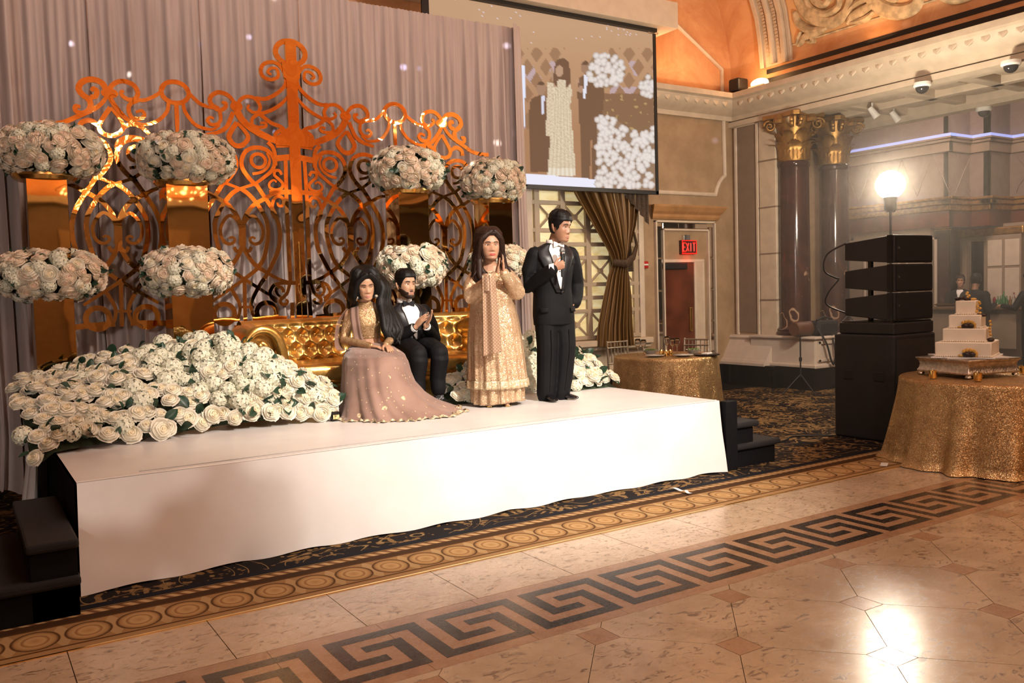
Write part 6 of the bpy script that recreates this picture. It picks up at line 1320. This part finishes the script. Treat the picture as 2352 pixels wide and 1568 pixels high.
MB; p=at(2031,1067,'z',.006); tag(MB().box((0,0,.004),(.13,.06,.006),.5).build('paper_scrap',M['white'],None,0,loc=p),'small white paper scrap on the floor at the cake table hem','paper')
p=at(1535,1124,'z',.010); tag(gridobj('ribbon_scrap',14,3,lambda u,v:V((.02*math.sin(u*3)+.03*v,-.24*u+.01*math.sin(u*9),.006+.012*math.sin(u*7)**2)),M['white'],None,180,.002),'thin white ribbon scrap on the carpet border before the stage','ribbon'); bpy.data.objects['ribbon_scrap'].location=p
# ================================================================== GEAR ON THE PEDESTAL, CORNICE LIGHTS, CAMERAS
bg=thing('gear_bag','black camera bag with hanging strap on the column pedestal','bag',(11.30,8.78,.832)); MB().box((.10,0,.12),(.50,.24,.23)).build('bag_body',plain('black_nylon',(.014,.013,.015),.7,bump=.4),bg,0,bevel=.05); MB().tube([(-.12,-.05,.24),(.05,-.06,.29),(.25,-.05,.25)],.016,8).build('handle',M['black'],bg)
MB().tube(smooth3([(-.18,-.13,.12),(-.14,-.25,-.12),(-.06,-.27,-.38),(.02,-.26,-.42),(.06,-.25,-.25),(.10,-.16,.03)],5),[(.022,.006)]*26,6,ref=(0,1,0)).build('strap',M['black'],bg)
t=tag(MB().lathe([(.10,-.22),(.115,-.18),(.115,.18),(.09,.22)],(0,0,0),16,M=Matrix.Rotation(PI/2,3,'Y')).build('rolled_case',plain('brown_leather_case',(.10,.045,.025),.5),None,40,loc=(10.98+.05,8.86,.95)),'brown rolled leather case beside the black camera bag','case')
def micstand(x,y,z,h,lab,boom=True):
    t=thing('microphone_stand',lab,'stand',(x,y,z)); MB().tube([(0,0,.25),(0,0,h)],.011,8).build('pole',M['black'],t)
    for k in range(3): a=k*2.09+.5; MB().tube([(0,0,.30),(.28*math.cos(a),.28*math.sin(a),.01)],.009,6).build('leg',M['black'],t)
    MB().lathe([(.02,-.03),(.024,0),(.02,.03)],(0,0,h*.62),10).build('clutch',M['black'],t)
    if boom: MB().tube([(-.08,0,h-.03),(.10,0,h+.05)],.010,6).build('boom_clip',M['black'],t); MB().ell((.12,0,h+.06),(.025,.025,.035),8,6).build('clip_head',M['darkmetal'],t)
micstand(11.95,8.72,.832,1.45,'tall thin black stand standing before the farther marble column'); micstand(10.45,8.45,.006,.85,'short black folded stand on the floor before the pedestal',False)
pc=thing('par_light','black par can lying on the cornice in the corner','light',(10.93,10.02,4.80)); MB().box((0,0,.11),(.24,.22,.20)).build('can',M['black'],pc,0,bevel=.03); MB().bb(.125,.13,-.05,.05,.06,.16).build('rating_plate',plain('grey_label',(.35,.33,.3),.5),pc,0); MB().lathe([(.05,-.02),(.05,.0)],(0,.0,.0),12).build('foot',M['darkmetal'],pc)
lg=thing('cove_lamp','frosted cove lamp glowing beside the par can on the cornice','lamp',(10.98,9.62,4.80)); MB().ell((0,0,.06),(.10,.17,.08),14,8).build('frosted_shade',G('lit_frosted_glass',.5,color=(1,.9,.8)).emit((1,.62,.30),5).m,lg); MB().bb(-.1,.1,-.15,.15,0,.02).build('base',M['white'],lg,0)
lamp('cove_lamp_light','POINT',(10.82,9.62,5.05),9,(1,.50,.20),shadow_soft_size=.08)
for(px_,py_,zz_,lab)in((2118,190,4.28,'dome camera on the coffered soffit nearest the column'),(2322,140,4.28,'dome camera on the soffit nearest the right edge of photo'),(2260,219,4.22,'dome camera on the far soffit trim')):
    p=at(px_,py_,'z',zz_) if zz_>4.25 else at(px_,py_,'x',13.2); t=thing('dome_camera',lab,'security camera',(p.x,p.y,zz_),group='dome cameras on the aisle ceiling'); MB().lathe([(.11,0),(.115,-.04),(.10,-.06)],seg=20).build('mount',M['white'],t); MB().ell((0,0,-.06),(.085,.085,.085),16,10).build('dome',plain('smoked_dome',(.02,.018,.02),.08),t)
for(px_,py_,lab)in((2003,236,'left small white spotlight under the coffered soffit'),(2053,246,'right small white spotlight under the coffered soffit')):
    p=at(px_,py_,'z',4.36); t=thing('spotlight',lab,'light',(p.x,p.y,4.36),group='small spotlights under the soffit'); MB().tube([(0,0,0),(0,0,-.08)],.012,8).build('stem',M['white'],t); MB().tube([(-.03,.02,-.07),(.05,-.05,-.22)],[.04,.055],14).build('lamp_can',M['white'],t)

# scatter volume added to imitate the lens halo and veil round the lamp
hz=MB().bb(8.75,13.0,2.5,9.6,.02,4.2).build('glow_volume',None,None,0); hm=bpy.data.materials.new('lens_glow_scatter'); hm.use_nodes=True; ht=hm.node_tree; ht.nodes.remove(ht.nodes['Principled BSDF']); vs_=ht.nodes.new('ShaderNodeVolumeScatter'); vs_.inputs['Density'].default_value=.027; vs_.inputs['Anisotropy'].default_value=.25; vs_.inputs['Color'].default_value=(1,.90,.82,1); ht.links.new(vs_.outputs[0],ht.nodes['Material Output'].inputs['Volume']); hz.data.materials.append(hm)
tag(hz,'scatter volume added to imitate the lens glow around the studio light','glow_volume',None,'stuff')
# ================================================================== BAR AREA BEYOND THE AISLE
M['barwall']=plain('mauve_bar_plaster',(.23,.165,.135),.7,var=.08); M['barcream']=plain('cream_bar_joinery',(.30,.225,.16),.55,var=.05)
xA=17.5; yA=at(2178,304,'x',xA).y; xB=at(2228,314,'y',yA).x; yB=at(2270,302,'x',xB).y; xC=at(2320,310,'y',yB).x
PL=[(xA,13.5),(xA,yA),(xB,yA),(xB,yB),(xC,yB),(xC,3.0)]
def strip(z0,z1,o,name,m,parent=None,bev=0):
    q=MB()
    for (x0,y0),(x1,y1) in zip(PL,PL[1:]):
        if abs(x0-x1)<1e-6: q.bb(x0-o,x0+.1,min(y0,y1)-o,max(y0,y1),z0,z1)
        else: q.bb(min(x0,x1)-o,max(x0,x1),y0-o,y0+.1,z0,z1)
    return q.build(name,M[m],parent,0,bevel=bev)
far=struct(strip(3.35,6.2,0,'wall_far','barwall'))
struct(MB().bb(XR,24,13.5,13.7,0,6.2).build('wall_aisle',M['barwall'],smooth=0)); struct(MB().bb(13.3,24,-9,13.7,6.1,6.3).build('ceiling_bar',M['barwall'],smooth=0)); struct(MB().bb(13.28,13.4,-9,13.6,4.3,6.2).build('wall_bulkhead',M['cornice'],smooth=0))
strip(4.50,4.56,.10,'cornice_shelf','barcream',far,.01); strip(4.56,4.60,.14,'cornice_shelf','barcream',far,.01); strip(4.3,4.5,.05,'cornice_shelf','barcream',far,.01)
M['led']=G('blue_led_strip',.4,color=(.3,.35,.6)).emit((.38,.45,1.0),.75).m; strip(4.60,4.66,.12,'led_strip','led',far)
strip(3.20,3.30,.16,'gilded_moulding','goldleaf',far,.02); strip(3.30,3.36,.20,'gilded_moulding','goldleaf',far,.02); strip(3.08,3.2,.10,'gilded_moulding','goldleaf',far,.02); strip(2.75,3.08,.05,'dark_lintel','wood',far)
for i in range(5):
    y0=13.2-.72*i
    for a,c in(((0,3.45),(.36,4.28)),((.36,4.28),(.72,3.45)),): 
        if y0-.72>yA-.3: MB().tube([(xA-.01,y0-a[0],a[1]),(xA-.01,y0-c[0],c[1])],.008,6).build('quilt_bar',M['barwall'],far)
for i in range(7):
    y0=yB-.12-.7*i; s_=(1 if i%2 else -1)
    for q in(0,1): MB().tube([(xC-.01,y0-.35-.33*math.cos(PI*t_/6)*(1 if q else -1),3.45+.85*t_/6) for t_ in range(7)],.008,6).build('quilt_bar',M['barwall'],far)
for x0 in(xA+.25,xA+.95):
    MB().tube([(x0,yA-.01,3.45),(x0+.3,yA-.01,3.9),(x0,yA-.01,4.28)],.008,6).build('quilt_bar',M['barwall'],far); MB().tube([(x0+.6,yA-.01,3.45),(x0+.3,yA-.01,3.9),(x0+.6,yA-.01,4.28)],.008,6).build('quilt_bar',M['barwall'],far)
bw=struct(MB().bb(xA,xA+.15,yA+.4,13.5,0,3.35).build('wall_bar',M['barcream'],smooth=0))
for i in range(3):
    y0=13.0-.85*i
    for(a,c,z0,z1)in((y0-.7,y0,2.5,2.54),(y0-.7,y0,.95,.99),(y0-.7,y0-.66,.95,2.54),(y0-.04,y0,.95,2.54)): MB().bb(xA-.03,xA+.01,a,c,z0,z1).build('panel_frame',M['mould'],bw,0)
# dark column at the corner of the bar
t=thing('bar_column','dark red column with gilt cap at the corner of the far bar','column',(17.98,at(2163,600,'x',17.98).y,0)); MB().lathe([(.22,0),(.22,.9),(.17,.95),(.165,2.7),(.19,2.74)],seg=24).build('shaft',M['marble_red'],t); MB().lathe([(.18,2.7),(.19,2.8),(.23,2.92),(.25,3.05)],seg=20).build('gilt_cap',M['goldleaf'],t)
# back bar: cream cabinets with a mirror niche
bk=thing('back_bar','cream panelled back bar with mirrored niche beyond the counter','cabinet',(0,0,0)); xb=xB-.1; y1=yA-.1
MB().bb(xb+.6,xb+.75,3.2,y1+.6,0,2.8).build('back_panel',M['barcream'],bk,0)
ya,yb_=at(2188,560,'x',xb).y,at(2238,560,'x',xb).y; MB().bb(xb+.55,xb+.61,yb_,ya,1.15,2.45).build('niche_mirror',M['mirror'],bk,0)
for yy in(ya,yb_): MB().bb(xb+.45,xb+.62,yy-.05,yy+.05,1.0,2.6).build('pilaster',M['barcream'],bk,0,bevel=.01)
MB().bb(xb+.35,xb+.62,at(2330,560,'x',xb).y,ya+.1,2.55,2.72).build('cabinet_cornice',M['goldleaf'],bk,0,bevel=.03)
yc,yd=at(2245,560,'x',xb).y,at(2325,560,'x',xb).y; MB().bb(xb+.35,xb+.62,yd,yc,1.0,2.55).build('cabinet_body',M['barcream'],bk,0,bevel=.01)
for k in range(2):
    a=yc-(yc-yd)*k/2-.03; c=yc-(yc-yd)*(k+1)/2+.03; MB().bb(xb+.335,xb+.352,c,a,1.9,2.45).build('cabinet_door',M['mould'],bk,0,bevel=.008); MB().bb(xb+.335,xb+.352,c,a,1.1,1.85).build('cabinet_door',M['mould'],bk,0,bevel=.008)
MB().bb(xb+.2,xb+.62,3.2,y1+.3,.9,1.0).build('shelf',M['wood'],bk,0,bevel=.01)
M['barfront']=plain('dark_bar_front',(.10,.06,.04),.5); xc_=16.9; yL=at(2136,720,'x',xc_).y+.1
bar=thing('bar_counter','dark bar counter with lighter panels beyond the cake table','bar',(0,0,0)); MB().bb(xc_,xc_+.6,3.0,yL,.15,1.03).build('front',M['barfront'],bar,0); MB().bb(xc_-.08,xc_+.7,3.0,yL+.06,1.03,1.10).build('counter_top',plain('polished_counter',(.16,.09,.05),.15),bar,0,bevel=.02); MB().bb(xc_-.02,xc_+.6,3.0,yL,.0,.15).build('kick_base',M['black'],bar,0)
for k in range(3): a=yL-.12-.62*k; 
for k in range(6):
    a=yL-.1-.62*k; MB().bb(xc_-.02,xc_+.01,a-.5,a,.28,.95).build('front_panel',M['barcream'],bar,0,bevel=.015)
t=tag(MB().lathe([(.0,.0),(.2,.0),(.28,.04),(.29,.05),(.2,.03),(0,.02)],seg=24,cap=False).build('brass_tray',M['brass'],None,60,loc=(xc_+.2,at(2165,706,'x',xc_).y,1.102)),'round brass tray at the left end of the far bar','tray')
BC=[(.05,.16,.06),(.20,.09,.03),(.06,.06,.07),(.35,.33,.28),(.22,.03,.03)]; BM=[plain('bottle_glass_tint_%s'%n,c,.1) for n,c in zip(('green','amber','smoke','clear','red'),BC)]
bms=[]
for m_ in BM: q=MB().lathe([(.036,0),(.038,.02),(.038,.17),(.03,.20),(.013,.23),(.013,.30),(.0,.30)],seg=10,cap=False).mesh('bottle'); q.materials.append(m_); q.shade_smooth(); bms.append(q)
RQ=random.Random(2)
for k in range(34):
    y=at(2190+4.6*k+RQ.uniform(-1,1),680,'x',xb+.3).y; o=bpy.data.objects.new('bottle',bms[RQ.randrange(5)]); C.objects.link(o); o.location=(xb+.27+RQ.uniform(-.04,.10),y,1.002); s_=RQ.uniform(.85,1.2); o.scale=(s_,s_,s_); tag(o,'small bottle standing in the row on the far back bar shelf','bottle','bottles on the back bar')
gq=MB().lathe([(.03,0),(.036,.09),(.034,.09),(.028,.005),(0,.005)],seg=10,cap=False).mesh('tumbler'); gq.materials.append(M['glass']); gq.shade_smooth()
for k in range(14):
    o=bpy.data.objects.new('tumbler',gq); C.objects.link(o); o.location=(xc_+.45+.06*(k%2),at(2312+2.6*k,705,'x',xc_).y,1.103); tag(o,'clear tumbler in the row on the far bar counter','glass','tumblers on the bar')
# bar staff and guests, small and dark
def figure(x,y,rz,lab,arm='down',hair='hair_black',skinm='skin_tan',ht=1.0):
    t=thing('person',lab,'person',(x,y,.004),rz); hd=Head((0,-.03,1.60),.2,.1,0,1.0); nk=(0,.01,1.42)
    RS,LS=V((-.2,.01,1.34)),V((.2,.01,1.34)); RE,LE=V((-.27,.03,1.06)),V((.27,.03,1.06))
    if arm=='bar': RW,LW=V((-.20,-.30,1.14)),V((.34,-.28,1.14)); LE=V((.36,-.05,1.10))
    else: RW,LW=V((-.22,-.22,1.0)),V((.22,-.22,1.0))
    b=MB(); hd.skull(b,nk); limbs(b,[RS-V((-.02,0,.03)),RE,RW],[.045,.04,.028]); limbs(b,[LS,LE,LW],[.045,.04,.028]); limbs(b,[(0,.01,1.35),(0,.01,1.1),(0,.01,.85)],[(.08,.05),(.14,.09),(.15,.1)],ref=(0,1,0))
    limbs(b,[(-.09,.01,.85),(-.09,.0,.46),(-.09,.03,.08)],[.08,.055,.04]); limbs(b,[(.09,.01,.85),(.09,.0,.46),(.09,.03,.08)],[.08,.055,.04])
    hand(b,RW,RW-RE,(.3,0,-1),1,(.3,.3,.2)); hand(b,LW,LW-LE,(-.3,0,-1),-1,(.3,.3,.2)); body=remesh(b,'body',.007,M[skinm],t,2); hd.face(body,'lip_man')
    hd.cap(t,hair,lambda d,l:(.07 if d<36 else .07-.06*(d-36)/25 if d<61 else .0 if d<95 else -.06),.02,N=40,K=28)
    tf=torso_fn([(.80,0,.01,.19,.13,.12),(1.0,0,.01,.175,.125,.115),(1.2,0,.01,.195,.13,.12),(1.33,0,.01,.21,.11,.11),(1.40,0,.01,.15,.075,.085),(1.44,0,.01,.07,.06,.065)]); b=MB(); loft(b,tf,.80,1.44,12)
    limbs(b,[RS,RE,RW],[.075,.065,.05]); limbs(b,[LS,LE,LW],[.075,.065,.05]); remesh(b,'jacket',.013,M['tux'],t,4); patch(tf,[(-22,1.42),(-9,1.32),(0,1.05)],[(22,1.42),(14,1.32),(4,1.05)],.01,'shirt_front','shirt',t)
    b=MB(); limbs(b,[(0,.01,.88),(0,.01,.78)],[(.16,.11),(.165,.115)],ref=(0,1,0)); limbs(b,[(-.085,.01,.8),(-.09,0,.45),(-.09,.02,.06)],[.105,.09,.08]); limbs(b,[(.085,.01,.8),(.09,0,.45),(.09,.02,.06)],[.105,.09,.08]); remesh(b,'trousers',.013,M['tux'],t,4)
    shoe((-.09,.02,0),(-.1,-.17,0),t); shoe((.09,.02,0),(.1,-.17,0),t); return t
p=at(2240,700,'x',16.2); figure(p.x,p.y,math.radians(90),'person in black seen from behind leaning at the far bar','bar')
p=at(2206,700,'x',17.75); figure(17.75,p.y,math.radians(-70),'bartender in black jacket facing out behind the far bar','down','hair_brown','skin_fair')
p=at(2352,700,'x',16.0); figure(16.0,p.y-.12,math.radians(170),'person in dark suit at the right edge by the far bar','bar')
# guests standing beside the photographer's left: their shadows fall on the stage cloth
figure(-1.05,.55,math.radians(160),'standing guest in black suit just outside the left of the frame','down')
figure(-.40,.86,math.radians(200),'second standing guest in black suit, outside the frame beside the first','bar')

# crystal chandelier over the dance floor behind the photographer; it sparkles in the mirrored gate
ch=thing('chandelier','crystal chandelier hanging over the dance floor, seen only in the gold mirrors','chandelier',(3.55,-4.0,4.9))
cm=G('lit_crystal',.1,color=(1,.9,.8)).emit((1,.72,.42),9).m; cm.cycles.emission_sampling='NONE'
q=MB(); RC=random.Random(8)
for k in range(420):
    a=RC.random()*2*PI; lv=RC.random(); r_=(1.75-1.2*lv**1.0)*(.35+.65*RC.random()**.4); z=-.9+1.8*lv+RC.uniform(-.1,.1); d=RC.choice((.012,.016,.024)); c_=V((r_*math.cos(a),r_*math.sin(a),z))
    q.add([c_+V(p) for p in((d,0,0),(0,d,0),(-d,0,0),(0,-d,0),(0,0,d*2.2),(0,0,-d*2.2))],[(0,1,4),(1,2,4),(2,3,4),(3,0,4),(1,0,5),(2,1,5),(3,2,5),(0,3,5)])
tag(q.build('crystals',cm,ch,0),None,None,kind='stuff')
MB().tube([(0,0,-.8),(0,0,3.3)],.02,8).build('stem',M['brass'],ch)
for r_,z in((1.7,-.8),(1.1,.1),(.55,.9)): MB().tube([(r_*math.cos(a),r_*math.sin(a),z) for a in[2*PI*k/32 for k in range(33)]],.015,6).build('ring',M['brass'],ch)
